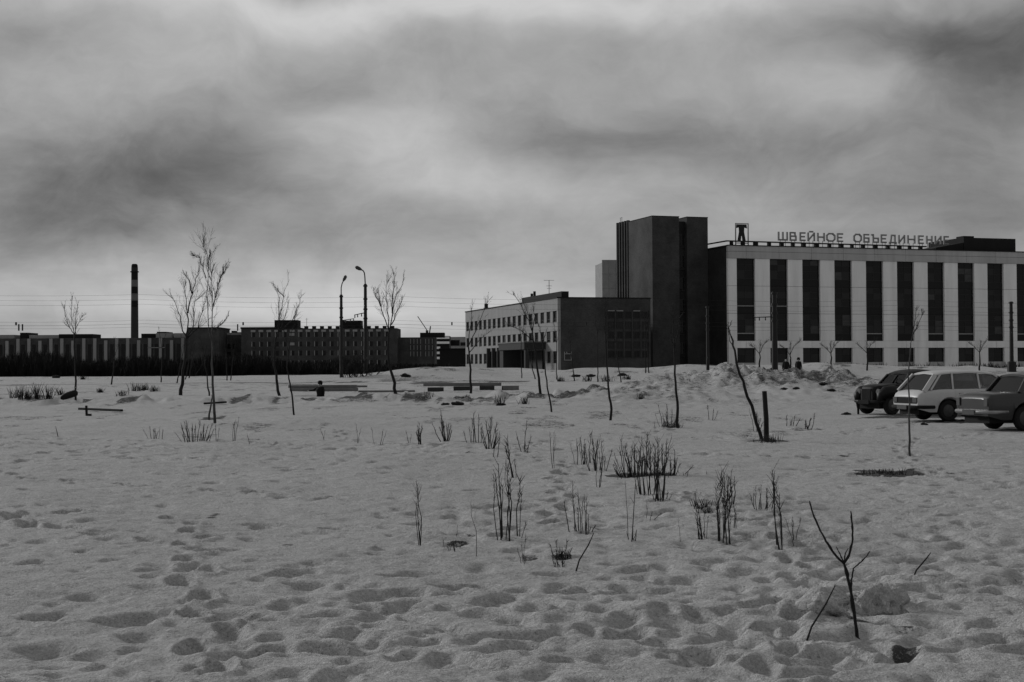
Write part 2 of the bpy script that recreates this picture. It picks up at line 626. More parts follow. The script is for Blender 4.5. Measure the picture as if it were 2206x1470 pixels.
nr = len(ys)
me = bpy.data.meshes.new('ground')
me.vertices.add(nr * NC)
me.vertices.foreach_set('co', np.stack([GX, GY, Z], -1).astype(np.float32).ravel())
ii, jj = np.meshgrid(np.arange(nr - 1), np.arange(NC - 1), indexing='ij')
k0 = (ii * NC + jj).ravel()
quads = np.stack([k0, k0 + 1, k0 + NC + 1, k0 + NC], -1).astype(np.int32)
me.loops.add(quads.size)
me.loops.foreach_set('vertex_index', quads.ravel())
me.polygons.add(len(quads))
me.polygons.foreach_set('loop_start', np.arange(0, quads.size, 4, dtype=np.int32))
me.polygons.foreach_set('use_smooth', np.ones(len(quads), bool))
at_ = me.attributes.new('dirt', 'FLOAT', 'POINT')
at_.data.foreach_set('value', dirt.astype(np.float32).ravel())
me.update(calc_edges=True)


def snow_material():
    mt = bpy.data.materials.new('snow')
    mt.use_nodes = True
    t = mt.node_tree
    b = t.nodes['Principled BSDF']
    b.inputs['Roughness'].default_value = .9
    b.inputs['Specular IOR Level'].default_value = .15
    ge = t.nodes.new('ShaderNodeNewGeometry')

    def nz(scale, det, rough=.6):
        n = t.nodes.new('ShaderNodeTexNoise')
        n.inputs['Scale'].default_value = scale
        n.inputs['Detail'].default_value = det
        n.inputs['Roughness'].default_value = rough
        t.links.new(ge.outputs['Position'], n.inputs['Vector'])
        return n.outputs[0]

    def mrange(s, a, b_, c, d):
        n = t.nodes.new('ShaderNodeMapRange')
        for i, v in enumerate((a, b_, c, d)):
            n.inputs[i + 1].default_value = v
        t.links.new(s, n.inputs[0])
        return n.outputs[0]

    def mth(op, a, b_):
        n = t.nodes.new('ShaderNodeMath')
        n.operation = op
        for i, v in enumerate((a, b_)):
            if isinstance(v, (int, float)):
                n.inputs[i].default_value = v
            else:
                t.links.new(v, n.inputs[i])
        return n.outputs[0]
    v = mth('MULTIPLY', mrange(nz(.45, 5), .3, .7, .90, 1.08), mrange(nz(9, 6, .7), .3, .7, .88, 1.10))
    v = mth('MULTIPLY', v, mrange(nz(60, 3, .8), .3, .7, .66, 1.26))
    v = mth('MULTIPLY', v, mrange(nz(24, 4, .75), .3, .7, .80, 1.16))
    v = mth('MULTIPLY', v, mrange(nz(3.2, 6, .75), .55, .72, 1.0, .68))
    v = mth('MULTIPLY', v, mrange(nz(.9, 9, .8), .52, .68, 1.0, .74))
    v = mth('MULTIPLY', v, mrange(nz(38, 2, .5), .62, .72, 1.0, .55))
    v = mth('MULTIPLY', v, .49)
    dirt_shade_col = mth('MULTIPLY', mrange(nz(12, 5, .7), .3, .7, .5, 1.6), .035)
    a = t.nodes.new('ShaderNodeAttribute')
    a.attribute_name = 'dirt'
    mx = t.nodes.new('ShaderNodeMix')
    mx.data_type = 'FLOAT'
    br = mth('ADD', mth('MULTIPLY', mth('SUBTRACT', nz(2.6, 9, .8), .5), 3.0), mth('MULTIPLY', mth('SUBTRACT', nz(14, 6, .75), .5), 2.2))
    fac = mrange(mth('ADD', a.outputs['Fac'], mth('MULTIPLY', br, mrange(a.outputs['Fac'], 0.0, .25, 0.0, 1.0))), .34, .62, 0.0, .92)
    t.links.new(fac, mx.inputs[0])
    t.links.new(v, mx.inputs[2])
    t.links.new(dirt_shade_col, mx.inputs[3])
    t.links.new(mx.outputs[0], b.inputs['Base Color'])
    bp = t.nodes.new('ShaderNodeBump')
    bp.inputs['Strength'].default_value = 1.0
    bp.inputs['Distance'].default_value = .035
    t.links.new(mth('ADD', nz(22, 5, .65), mth('MULTIPLY', nz(95, 3, .6), .35)), bp.inputs['Height'])
    t.links.new(bp.outputs[0], b.inputs['Normal'])
    return mt


MAT['snow'] = snow_material()
me.materials.append(MAT['snow'])
ground = link('ground', me)
tag(ground, 'trampled old snow field with footprints, soil heaps and ploughed banks', 'snow field', kind='structure')

# ------------------------------------------------------------------ the factory on the right
TH = R(18)
ux, uy = Vector((math.cos(TH), math.sin(TH), 0)), Vector((-math.sin(TH), math.cos(TH), 0))
YF = 239.0
c0 = at(1570, HOR, YF)
FO = Vector((c0.x, c0.y, 0))


def zat(px, py, Y):
    return at(px, py, Y).z


Yw = YF + 1
zc_top, zc_mid, zc_bot = zat(1575, 528, YF), zat(1575, 541.5, YF), zat(1588, 557, Yw)
zs_bot, zb_bot, zg_bot = zat(1588, 735, Yw), zat(1588, 750, Yw), zat(1588, 782, Yw)
NB, BAY, SW, S0 = 12, 6.23, 3.45, 1.62
LEN = S0 + NB * BAY + 1.0
fac = empty('factory_building', FO, TH, 'long white panelled factory with tall dark window strips and a lettered roof sign', 'building')
MB().box(0.0, LEN, .62, 34, -.3, zc_top - .25).build('wall', 'brick', fac)
MB().box(-.12, LEN + .1, .5, 34.1, zc_top - .25, zc_top + .02).build('roof', 'roof', fac)
floors = [zs_bot + (zc_bot - zs_bot) * k / 3 for k in range(4)]
g_ = .025
pier_edges = [(0.02, S0)] + [(S0 + k * BAY + SW, S0 + (k + 1) * BAY) for k in range(NB)]
for (a, b) in pier_edges:
    for k in range(3):
        MB().box(a, b, 0, .6, floors[k] + g_, floors[k + 1] - g_).build('pier_panel', 'panel', fac)
    MB().box(a, b, 0, .6, -.3, zb_bot - g_).build('pier_panel', 'panel', fac)
for k in range(-1, NB):
    a = .01 if k < 0 else S0 + k * BAY + SW * .5 + g_
    b = S0 + (k + 1) * BAY + SW * .5 - g_ if k < NB - 1 else LEN
    MB().box(a, b, -.06, .6, zb_bot, zs_bot).build('band_panel', 'panel', fac)
    MB().box(a, b, -.14, .6, zc_bot, zc_mid - g_).build('cornice_panel', 'cornice', fac)
    MB().box(a, b, -.10, .6, zc_mid + g_, zc_top - .1).build('cornice_panel', 'cornice', fac)
MB().box(-.05, LEN, -.2, .55, zc_top - .1, zc_top + .05).build('coping', 'roof', fac)
fl_h = floors[1] - floors[0]
sp_h = fl_h * .26


def bar_frame(w_, h_, cols, rows, th=.09, dep=.10):
    mb = MB()
    mb.box(0, th, 0, dep, 0, h_)
    mb.box(w_ - th, w_, 0, dep, 0, h_)
    mb.box(th, w_ - th, 0, dep, 0, th)
    mb.box(th, w_ - th, 0, dep, h_ - th, h_)
    for c in cols:
        mb.box(c * w_ - th * .4, c * w_ + th * .4, .004, dep - .004, th, h_ - th)
    for r_ in rows:
        mb.box(th, w_ - th, .008, dep - .008, r_ * h_ - th * .35, r_ * h_ + th * .35)
    return mb


def frame_mesh(name, w_, h_, cols, rows, material='frame', th=.09):
    return bar_frame(w_, h_, cols, rows, th).data(name, material)


def pane_meshes(w_, h_, mats):
    return [MB().box(0, w_, 0, .02, 0, h_).data('pane', m_) for m_ in mats]


def window(parent, x, y, z, w_, h_, fmesh, panes, cols, rows, pick):
    """a window frame part with its panes as sub-parts; cols / rows are the inner divisions"""
    f = link('window', fmesh, parent, (x, y, z))
    cs, rs = [0] + list(cols) + [1], [0] + list(rows) + [1]
    for i in range(len(cs) - 1):
        for j in range(len(rs) - 1):
            ww, hh = (cs[i + 1] - cs[i]) * w_, (rs[j + 1] - rs[j]) * h_
            p = link('pane', panes[pick()], f, (cs[i] * w_ + .03, .05, rs[j] * h_ + .03))
            p.scale = ((ww - .06), 1, (hh - .06))
    return f


unit = pane_meshes(1, 1, ['glass', 'glass_b', 'glass_c'])
wh = fl_h - sp_h - .06
FW = frame_mesh('window', SW - .04, wh, (.5,), (.42, .72))
zg0 = zb_bot - 3.0
FG = frame_mesh('window', SW - .04, zb_bot - zg_bot - .04, (.5,), (.55,))
span_me = MB().box(0, SW - .04, 0, .12, 0, sp_h - .02).data('spandrel', 'spandrel')
sill_me = MB().box(0, SW - .06, 0, .10, 0, .16).data('sill', 'lightframe')
rp = random.Random(3)
for k in range(NB):
    x = S0 + k * BAY + .02
    for fl in range(3):
        z = floors[fl] + .01
        link('spandrel', span_me, fac, (x, .40, z))
        curtained = .55 if (k < 2 and fl == 1) else .12  # chance of a paler pane with a curtain behind it
        window(fac, x, .42, z + sp_h, SW - .04, wh, FW, unit, (.5,), (.42, .72),
               lambda: 2 if rp.random() < curtained * .8 else (1 if rp.random() < .35 else 0))
        if (fl == 0 and rp.random() < .5) or (fl == 1 and k < 2):
            link('sill', sill_me, fac, (x + .01, .33, z + sp_h - .02))
    window(fac, x, .42, zg_bot + .02, SW - .04, zb_bot - zg_bot - .04, FG, unit, (.5,), (.55,), lambda: 1 if rp.random() < .6 else 0)
    MB().box(x, x + SW - .04, .42, .6, -.3, zg_bot).build('plinth', 'cornice', fac)

# roof rail with its stub posts
rail_z = zat(1640, 520, YF + 2)
MB().bar((0.3, 1.0, rail_z), (39.5, 1.0, rail_z - .15), .22).build('roof_rail', 'metal', fac)
MB().bar((0.3, 1.0, rail_z), (.3, 9.0, rail_z + .05), .22).build('roof_rail', 'metal', fac)
stub = MB().box(-.35, .35, 0, .6, 0, rail_z - zc_top - .10).data('rail_block', 'roof')
for k in range(17):
    s_ = link('rail_block', stub, fac, (1.2 + k * 2.33 + .2 * math.sin(k * 5), .75, zc_top))
    s_.scale.x = .6 + .5 * ((k * 7) % 5) / 5
# penthouse on the roof
P1 = plan_hit(2088, FO, ux)
P2 = plan_hit(2200, FO, ux)
P0 = plan_hit(2028, FO, ux)
zph = zat(2150, 516, YF + 20)
MB().box(P1, P2, 1.2, 12, zc_top, zph).build('penthouse', 'roof', fac)
MB().add([(P0, 1.3, zc_top + .02), (P1 - .02, 1.3, zc_top + .02), (P1 - .02, 1.3, zph - .9), (P0, 1.3, zc_top + .5),
          (P0, 9, zc_top + .02), (P1 - .02, 9, zc_top + .02), (P1 - .02, 9, zph - .9), (P0, 9, zc_top + .5)],
         [(0, 1, 2, 3), (7, 6, 5, 4), (0, 4, 5, 1), (1, 5, 6, 2), (2, 6, 7, 3), (3, 7, 4, 0)]).build('roof_ramp', 'roof', fac)
MB().box(P1 + .4, P1 + 2.6, 1.8, 4, zph, zph + .35).build('roof_vent', 'roof', fac)

# letters on the roof
sg = empty('rooftop_sign', FO + ux * 8.0 + uy * 2.2 + Vector((0, 0, zc_top + .02)), TH,
           'row of grey Cyrillic letters standing on the factory roof', 'sign')
GL = {'Ш': [((0, 0), (0, 1)), ((.5, 0), (.5, 1)), ((1, 0), (1, 1)), ((0, 0), (1, 0))],
      'В': [((0, 0), (0, 1)), ((0, 1), (.8, 1)), ((.8, 1), (.8, .55)), ((0, .53), (.95, .53)), ((.95, .53), (.95, 0)), ((0, 0), (.95, 0))],
      'Е': [((0, 0), (0, 1)), ((0, 1), (.95, 1)), ((0, .5), (.8, .5)), ((0, 0), (.95, 0))],
      'Й': [((0, 0), (0, 1)), ((1, 0), (1, 1)), ((0, 0), (1, 1)), ((.25, 1.2), (.75, 1.2))],
      'И': [((0, 0), (0, 1)), ((1, 0), (1, 1)), ((0, 0), (1, 1))],
      'Н': [((0, 0), (0, 1)), ((1, 0), (1, 1)), ((0, .5), (1, .5))],
      'О': [((.25, 0), (.75, 0)), ((.75, 0), (1, .25)), ((1, .25), (1, .75)), ((1, .75), (.75, 1)), ((.75, 1), (.25, 1)), ((.25, 1), (0, .75)), ((0, .75), (0, .25)), ((0, .25), (.25, 0))],
      'Б': [((0, 0), (0, 1)), ((0, 1), (.95, 1)), ((0, .53), (.95, .53)), ((.95, .53), (.95, 0)), ((0, 0), (.95, 0))],
      'Ъ': [((0, 1), (.25, 1)), ((.25, 1), (.25, 0)), ((.25, .53), (1, .53)), ((1, .53), (1, 0)), ((.25, 0), (1, 0))],
      'Д': [((0, 0), (1, 0)), ((0, 0), (0, -.18)), ((1, 0), (1, -.18)), ((.15, 0), (.3, 1)), ((.3, 1), (.85, 1)), ((.85, 1), (.85, 0))]}
LX = [('Ш', 150, 230), ('В', 248, 306), ('Е', 332, 382), ('Й', 398, 458), ('Н', 480, 540), ('О', 556, 630), ('Е', 646, 698),
      ('О', 785, 852), ('Б', 868, 918), ('Ъ', 932, 996), ('Е', 1014, 1064), ('Д', 1084, 1144), ('И', 1162, 1216), ('Н', 1238, 1302),
      ('Е', 1328, 1376), ('Н', 1396, 1446), ('И', 1468, 1522), ('Е', 1542, 1586)]
SP = FO + uy * 2.2
z_l0, z_l1 = zat(1700, 517.5, YF + 5), zat(1700, 499, YF + 5)
for ch, xa, xb in LX:
    s0 = plan_hit(1640 + xa / 3.898, SP, ux) - 8.0
    s1 = plan_hit(1640 + xb / 3.898, SP, ux) - 8.0
    lw, lh = s1 - s0 - .2, z_l1 - z_l0 - .2
    zb = z_l0 - (zc_top + .02) + .1
    mb = MB()
    for i, ((xa_, za_), (xb_, zb_)) in enumerate(GL[ch]):
        yo = .0025 * i
        d = Vector((lw * (xb_ - xa_), 0, lh * (zb_ - za_))).normalized() * .1
        mb.bar((s0 + .1 + lw * xa_ - d.x, yo, zb + lh * za_ - d.z), (s0 + .1 + lw * xb_ + d.x, yo, zb + lh * zb_ + d.z), .25, .26)
    lt = mb.build('letter', 'letter', sg)
    for q in (.2, .8):
        MB().bar((s0 + .1 + lw * q, .05, 0), (s0 + .1 + lw * q, .05, zb), .07).build('strut', 'metal', lt)

# framed emblem of a long coat on the roof
sE0, sE1 = plan_hit(1587, SP, ux), plan_hit(1614, SP, ux)
zE1 = zat(1600, 481, YF + 3)
em = empty('emblem_sign', SP + ux * sE0 + Vector((0, 0, zc_top + .02)), TH, 'square wire frame holding a dark long coat emblem on the factory roof', 'sign')
ew, eh = sE1 - sE0, zE1 - zc_top
fr = MB()
for x in (0, ew):
    fr.bar((x, 0, 0), (x, 0, eh), .16)
    fr.bar((x, .004, .2), (x, 1.4, 0.05), .08)
for z in (.55, eh - .08):
    fr.bar((.08, .003, z), (ew - .08, .003, z), .14)
fr.build('sign_frame', 'letter', em)
o2 = [(.10, .97), (.90, .97), (.93, .78), (.72, .82), (.70, .60), (.84, .12), (.58, .12), (.53, .40), (.47, .40), (.42, .12), (.16, .12), (.30, .60), (.28, .82), (.07, .78)]
pts = [(x * ew, .07, .35 + z * (eh - .45)) for x, z in o2]
mb = MB()
idx = list(range(len(pts)))
tri = [(0, 1, 2, 3), (0, 3, 12, 13), (12, 3, 4, 11), (11, 4, 7, 8), (4, 5, 6, 7), (11, 8, 9, 10)]
front = pts
back = [(x, y + .12, z) for x, y, z in pts]
n_ = len(pts)
mb.add(front + back, tri + [tuple(i + n_ for i in reversed(t_)) for t_ in tri] + [(i, i + n_, (i + 1) % n_ + n_, (i + 1) % n_) for i in idx])
mb.build('coat_emblem', 'metal', em)

# ------------------------------------------------------------------ stair tower
TF = FO + uy * 7.5
tx = [plan_hit(p, TF, ux) for p in (1407, 1465, 1482, 1527)]
zt0, zt1 = zat(1430, 466, TF.y - 3), zat(1472, 478, TF.y)
TD = 16.3
tw = empty('stair_tower', TF, TH, 'tall dark brick stair tower with a notched top beside the factory', 'building')
MB().box(tx[0], tx[1], 0, 10.4, -.3, zt0).build('wall', 'tower', tw)
MB().box(tx[2], tx[3] + .0, 0, 14, -.3, zt0).build('wall', 'brick2', tw)
MB().box(tx[1] - .0, tx[2], 1.0, 12, -.3, zt1).build('recessed_wall', 'brick', tw)
rw = tx[2] - tx[1] - .3
FT = frame_mesh('window', rw, 2.1, (.5,), (.5,))
for k in range(6):
    window(tw, tx[1] + .15, .86, 3.4 + k * 3.75, rw, 2.1, FT, unit, (.5,), (.5,), lambda: 0)
    MB().box(tx[1] + .1, tx[2] - .1, .8, .98, 3.05 + k * 3.75, 3.2 + k * 3.75).build('ledge', 'concrete_dark', tw)
zr = zat(1345, 484, TF.y + 12)
MB().box(tx[0] + .5, tx[0] + 9, 10.4, TD, -.3, zr).build('wall', 'dark', tw)
rib = MB().box(0, .5, 0, .42, 4, zr + .3).data('rib', 'brick2')
for k in range(5):
    link('rib', rib, tw, (tx[0], 11.0 + k * 1.2, 0))
MB().bar((tx[0] + .7, 15.2, zr), (tx[0] + .7, 15.2, zr + 1.2), .06).build('roof_railing', 'metal', tw)
MB().bar((tx[0] + .7, 15.9, zr), (tx[0] + .7, 15.9, zr + 1.2), .06).build('roof_railing', 'metal', tw)
MB().bar((tx[0] + .7, 15.0, zr + 1.2), (tx[0] + .7, 16.1, zr + 1.2), .06).build('roof_railing', 'metal', tw)
MB().box(tx[0] - .05, tx[1] + .05, -.05, 10.3, zt0, zt0 + .1).build('coping', 'roof', tw)
MB().box(tx[2] - .05, tx[3] + .05, -.05, 14.05, zt0, zt0 + .1).build('coping', 'roof', tw)

# pale block behind the tower
pb0 = at(1297, 566, 300)
pb = empty('panel_block', (pb0.x, pb0.y, 0), R(6), 'narrow pale panelled block showing behind the dark stair tower', 'building')
for k in range(4):
    for j in range(8):
        MB().box(1.45 * k + .015, 1.45 * (k + 1) - .015, 0, .4, -.3 + j * 3.02, -.3 + (j + 1) * 3.02 - .03).build('wall_panel', 'pilaster', pb)
MB().box(.03, 5.8, .4, 9, -.3, pb0.z).build('wall', 'pale', pb)

# ------------------------------------------------------------------ office wing
YN, YFR = 222.0, 280.0
pn, pf = at(1202, HOR, YN), at(1003, HOR, YFR)
dvec = Vector((pn.x - pf.x, pn.y - pf.y, 0))
OL = dvec.length
ox = dvec.normalized()
oy = Vector((-ox.y, ox.x, 0))
OO = Vector((pf.x, pf.y, 0))
oa = math.atan2(ox.y, ox.x)
oD = plan_hit(1402, Vector((pn.x, pn.y, 0)), oy)
zo = lambda py: zat(1196, py, YN + 2)
zr_o = zo(642)
off = empty('office_building', OO, oa, 'three storey office wing with pale front, canopied entrance and dark end wall', 'building')
MB().box(0, OL, .5, oD, -.3, zr_o - .12).build('wall', 'brick3', off)
MB().box(-.1, OL + .1, -.1, oD + .1, zr_o - .12, zr_o + .05).build('roof', 'roof', off)
rows = [(zo(783), zo(757)), (zo(738), zo(713.7)), (zo(695), zo(670.5))]
NW = 18
pitch = OL / NW
ww = pitch * .62
# facade: bands between the window rows in panels, mullion piers between windows
bands = [(-.3, rows[0][0]), (rows[0][1], rows[1][0]), (rows[1][1], rows[2][0]), (rows[2][1], zr_o - .14)]
for bi, (a, b) in enumerate(bands):
    for k in range(9):
        MB().box(k * 2 * pitch + .015, (k + 1) * 2 * pitch - .015, 0, .49, a, b).build('band_panel', 'office', off)
for (a, b) in rows:
    hgt = b - a
    FO_ = frame_mesh('window', ww, hgt - .04, (.45,), (.3,), 'frame', .1)
    for k in range(NW):
        x = k * pitch + (pitch - ww) / 2
        window(off, x, .2, a + .02, ww, hgt - .04, FO_, unit, (.45,), (.3,), lambda: 1 if rp.random() < .4 else (2 if rp.random() < .10 else 0))
    for k in range(NW + 1):
        MB().box(max(0, k * pitch - (pitch - ww) / 2), min(OL - .01, k * pitch + (pitch - ww) / 2), .04, .49, a + .003, b - .003).build('pier', 'office', off)
# entrance canopy, its cheek wall and the colonnade
c1, c2 = plan_hit(1118, OO, ox), plan_hit(1176, OO, ox)
c0s = plan_hit(1060, OO, ox)
MB().box(c1, c2, -3.6, 0, zo(752), zo(737)).build('canopy', 'concrete_dark', off)
MB().box(c1 - .1, c2 + .1, -3.7, -.02, zo(737), zo(737) + .18).build('canopy_coping', 'concrete', off)
MB().box(c1, c1 + 2.2, -3.4, -.02, -.3, zo(752) - .01).build('cheek_wall', 'concrete_dark', off)
MB().box(c2 - .8, c2 - .1, -3.4, -2.8, -.3, zo(752) - .01).build('pillar', 'concrete_dark', off)
MB().box(c1 + 2.3, c2 - .9, -.35, -.02, -.3, zo(755)).build('door_recess', 'dark', off)
for k in range(4):
    MB().box(c1 + 2.7 + k * 2.2, c1 + 2.9 + k * 2.2, -.45, -.36, -.3, zo(756)).build('door_frame', 'frame', off)
MB().box(c0s, c1 - .05, -.30, -.02, -.3, zo(752)).build('shop_glazing', 'glass', off)
for k in range(6):
    x = c0s + (c1 - c0s) * k / 5 - .2
    MB().box(x, x + .45, -1.0, -.32, -.3, zo(744)).build('column', 'concrete_dark', off)
# dark end wall with its grid of windows
eo = MB()
e0, e1 = plan_hit(1308, Vector((pn.x, pn.y, 0)), oy), plan_hit(1399, Vector((pn.x, pn.y, 0)), oy)
erow = [(zat(1340, b_, YN + 3), zat(1340, a_, YN + 3)) for a_, b_ in ((671, 687), (693, 709), (714, 730), (735, 751), (755.5, 771))]
ep = (e1 - e0) / 5
EH = erow[0][1] - erow[0][0]
# frame meshes for a wall facing +x: built along y
def end_window(y, z, w_, h_, dim, sillq):
    mb = MB()
    x = OL
    th = .1
    mb.box(x + .002, x + .10, y, y + th, z, z + h_)
    mb.box(x + .002, x + .10, y + w_ - th, y + w_, z, z + h_)
    mb.box(x + .003, x + .10, y + th, y + w_ - th, z, z + th)
    mb.box(x + .003, x + .10, y + th, y + w_ - th, z + h_ - th, z + h_)
    f = mb.build('window', 'frame', off)
    MB().box(x + .004, x + .03, y + th, y + w_ * .5 - .03, z + th, z + h_ - th).build('pane', 'glass_b' if dim else 'glass', f)
    MB().box(x + .004, x + .03, y + w_ * .5 + .03, y + w_ - th, z + th, z + h_ - th).build('pane', 'glass_b' if dim else 'glass', f)
    if sillq:
        MB().box(x + .002, x + .16, y - .05, y + w_ + .05, z + h_ + .003, z + h_ + .14).build('lintel', 'pale', f)


for r_, (a, b) in enumerate(erow):
    for k in range(5):
        end_window(e0 + ep * k + ep * .14, a, ep * .72, b - a, r_ in (1, 3), r_ == 0 and k in (0, 1, 3))
for k in range(6):
    MB().box(OL + .001, OL + .12, e0 + ep * k - .12, e0 + ep * k + .12, erow[4][0], erow[0][1]).build('mullion', 'brick2', off)
ph1, ph2 = plan_hit(1117, OO, ox), OL - 1.0
MB().box(ph1, OL - .2, .7, 1.9, zr_o + .05, zr_o + .95).build('penthouse', 'roof', off)
for px_, hh, ww_ in ((1033, 1.1, .5),):
    s_ = plan_hit(px_, OO, ox)
    MB().box(s_, s_ + ww_, 1, 1.6, zr_o, zr_o + hh).build('roof_vent', 'roof', off)
    MB().box(s_ - .2, s_ + ww_ + .5, .9, 1.7, zr_o, zr_o + .35).build('roof_vent', 'roof', off)
s_ = plan_hit(1136, OO, ox)
MB().box(s_, s_ + .35, 1.1, 1.45, zr_o + .95, zr_o + 1.8).build('roof_vent', 'roof', off)
MB().box(s_ - 1.6, s_ - 1.25, 1.1, 1.45, zr_o + .95, zr_o + 1.5).build('roof_vent', 'roof', off)
a0 = at(1183, 640, YN + 8)
an = MB()
zt_ = at(1183, 604, YN + 8).z
an.tube([(0, 0, 0), (0, 0, zt_ - zr_o - .04)], .05, 5)
for dz_, hw_ in ((.0, .85), (-.9, .45), (-1.3, .35)):
    an.bar((-hw_, 0, zt_ - zr_o - .06 + dz_), (hw_, 0, zt_ - zr_o - .06 + dz_), .05)
ao = an.build('roof_antenna', 'metal')
ao.location = (a0.x, a0.y, zr_o + .04)
tag(ao, 'thin T shaped aerial mast on the office roof', 'antenna')
# pale notice frame on the end wall
nb = plan_hit(1215, Vector((pn.x, pn.y, 0)), oy), plan_hit(1231, Vector((pn.x, pn.y, 0)), oy)
nz0, nz1 = zat(1222, 777, YN), zat(1222, 758, YN)
nbo = empty('notice_board', (OO + ox * OL + oy * nb[0]) + Vector((0, 0, nz0)), oa, 'small pale notice frame mounted low on the dark end wall', 'notice board')
hh, wy = nz1 - nz0, nb[1] - nb[0]
MB().box(.003, .06, 0, wy, 0, hh).build('board', 'brick2', nbo)
fr = MB()
for y in (0, wy - .12):
    fr.box(.062, .12, y, y + .12, 0, hh)
fr.box(.062, .118, .13, wy - .13, 0, .12).box(.062, .118, .13, wy - .13, hh * .72, hh * .72 + .12).box(.062, .116, wy * .3, wy * .42, hh * .75 + .12, hh)
fr.build('board_frame', 'pale', nbo)

# ------------------------------------------------------------------ far buildings on the left
def block(name, px0, px1, pyt, Y, label, material, depth=14):
    a, b = at(px0, pyt, Y), at(px1, pyt, Y)
    root = empty(name, (a.x, a.y, 0), 0, label, 'building')
    W_ = b.x - a.x
    h_ = (a.z + b.z) / 2
    MB().box(0, W_, .3, depth, -.5, h_).build('wall', material, root)
    return root, W_, h_, Y / F


# long workshop with pale pilasters
lb, W_, h_, k_ = block('workshop_building', -130, 402, 729, 470, 'long low dark workshop hall with a row of pale pilasters', 'brick3', 30)
pil = MB().box(0, 1, 0, .29, -.5, 1).data('pilaster', 'pilaster')
for i in range(-5, 17):
    px_ = 15 + i * 23.65
    hp = h_ * (.99 if i % 3 else .93)
    o = link('pilaster', pil, lb, ((px_ + 130) * k_ - .55, 0, 0))
    o.scale = (1.05, 1, hp)
for a_, b_, t_, m_ in ((-130, 25, 722, 'pale'), (38, 56, 717, 'roof'), (58, 122, 722, 'pilaster'), (122, 195, 720, 'roof'), (300, 330, 719, 'roof'), (332, 366, 718, 'pilaster'), (334, 354, 715, 'roof'), (372, 400, 718, 'pilaster')):
    MB().box((a_ + 130) * k_, (b_ + 130) * k_, 2 + abs(a_ % 7) * .1, 12, h_, zat((a_ + b_) / 2, t_, 472)).build('roof_block', m_, lb)
for k in range(44):
    x = (k * 12 + 5) * k_
    MB().box(x + .3, x + 1.45, .22, .29, h_ * .25, h_ * .82).build('window', 'glass', lb)
MB().box(318 * k_ + (130) * k_, 338 * k_ + 130 * k_ + 2.6, .0, .28, zat(340, 750, 470), zat(340, 748.5, 470)).build('ledge', 'pale', lb)

# cubic block and its lower wing
cb_, W_, h_, k_ = block('brick_block', 404, 471, 708, 455, 'plain dark brick cube beside the pilastered workshop hall', 'brick2', 18)
MB().box(-.2, W_ + .2, .1, 18.2, h_, h_ + .4).build('roof', 'roof', cb_)
wb, W_, h_, k_ = block('low_wing', 470, 524, 722, 468, 'low dark wing between the brick cube and the dormitory', 'brick2', 14)
MB().box(0, W_, .2, 1.2, h_, h_ + .75).build('parapet', 'pilaster', wb)
for a_, b_, t_ in ((474, 486, 714), (496, 504, 713), (506, 520, 716)):
    MB().box((a_ - 470) * k_, (b_ - 470) * k_, 2, 6, h_ + .01, zat(a_, t_, 470)).build('roof_block', 'roof', wb)
pan_d = MB().box(0, 1.15, .26, .32, 0, 1.5).data('pane', 'glass')
strip = MB().box(0, .24, .2, .31, 0, 1.6).data('window', 'lightframe')
strip2 = MB().box(0, .16, .2, .31, 0, 1.6).data('window', 'pilaster')
for r_ in range(3):
    for k in range(4):
        link('window', pan_d, wb, (1 + k * 1.9, 0, 2.4 + r_ * 2.6))

# dormitory
db, W_, h_, k_ = block('dormitory_building', 519, 855, 708, 460, 'four storey dark dormitory with rows of small windows and notched parapet', 'brick3', 16)
MB().box(-.2, W_ * .36, .1, 16, h_, h_ + .55).build('roof', 'roof', db)
MB().add([(-.3, .29, -.5), (0, .3, -.5), (0, .3, h_), (-.3, .29, h_)], [(0, 1, 2, 3)])
cols_ = [545 + i * 16.9 for i in range(19)]
rw_z = [zat(700, y_, 460) for y_ in (733 - 12, 753, 772, 791)]
for i, c in enumerate(cols_):
    x = (c - 519) * k_
    if x > W_ - 1.4:
        continue
    for r_, y_ in enumerate((726, 746.5, 766, 787)):
        z = zat(700, y_, 460)
        if i == 5 and r_ < 2:
            MB().box(x - .9, x + .7, .12, .31, z + .4, z + 1.3).build('balcony_panel', 'pale', db)
            continue
        f = link('window', strip if (i * 7 + r_ * 3) % 4 else strip2, db, (x - .55, 0, z))
        q = link('pane', pan_d, f, (.25, 0, .05))
        q.scale.x = .8
    MB().box(x - .75, x + .75, .06, .31, zat(700, 715, 460), zat(700, 710.5, 460)).build('parapet_panel', 'pilaster', db)
for i in range(13, 38):
    if i % 2 == 0:
        x = (537 + i * 8.45 - 519) * k_
        if x < W_ - 1.2:
            MB().box(x, x + 1.2, .12, 1.2, h_, h_ + .75).build('merlon', 'roof', db)
for a_, b_, t_ in ((588, 638, 690), (731, 775, 691)):
    MB().box((a_ - 519) * k_, (b_ - 519) * k_, 3, 10, h_ + .01, zat(a_, t_, 463)).build('penthouse', 'roof', db)
mb = MB()
xx = (656 - 519) * k_
mb.tube([(xx, 5, h_), (xx, 5, h_ + 3.6)], .06, 4).bar((xx - .5, 5, h_ + 3.2), (xx + .5, 5, h_ + 3.2), .06)
mb.build('aerial', 'metal', db)

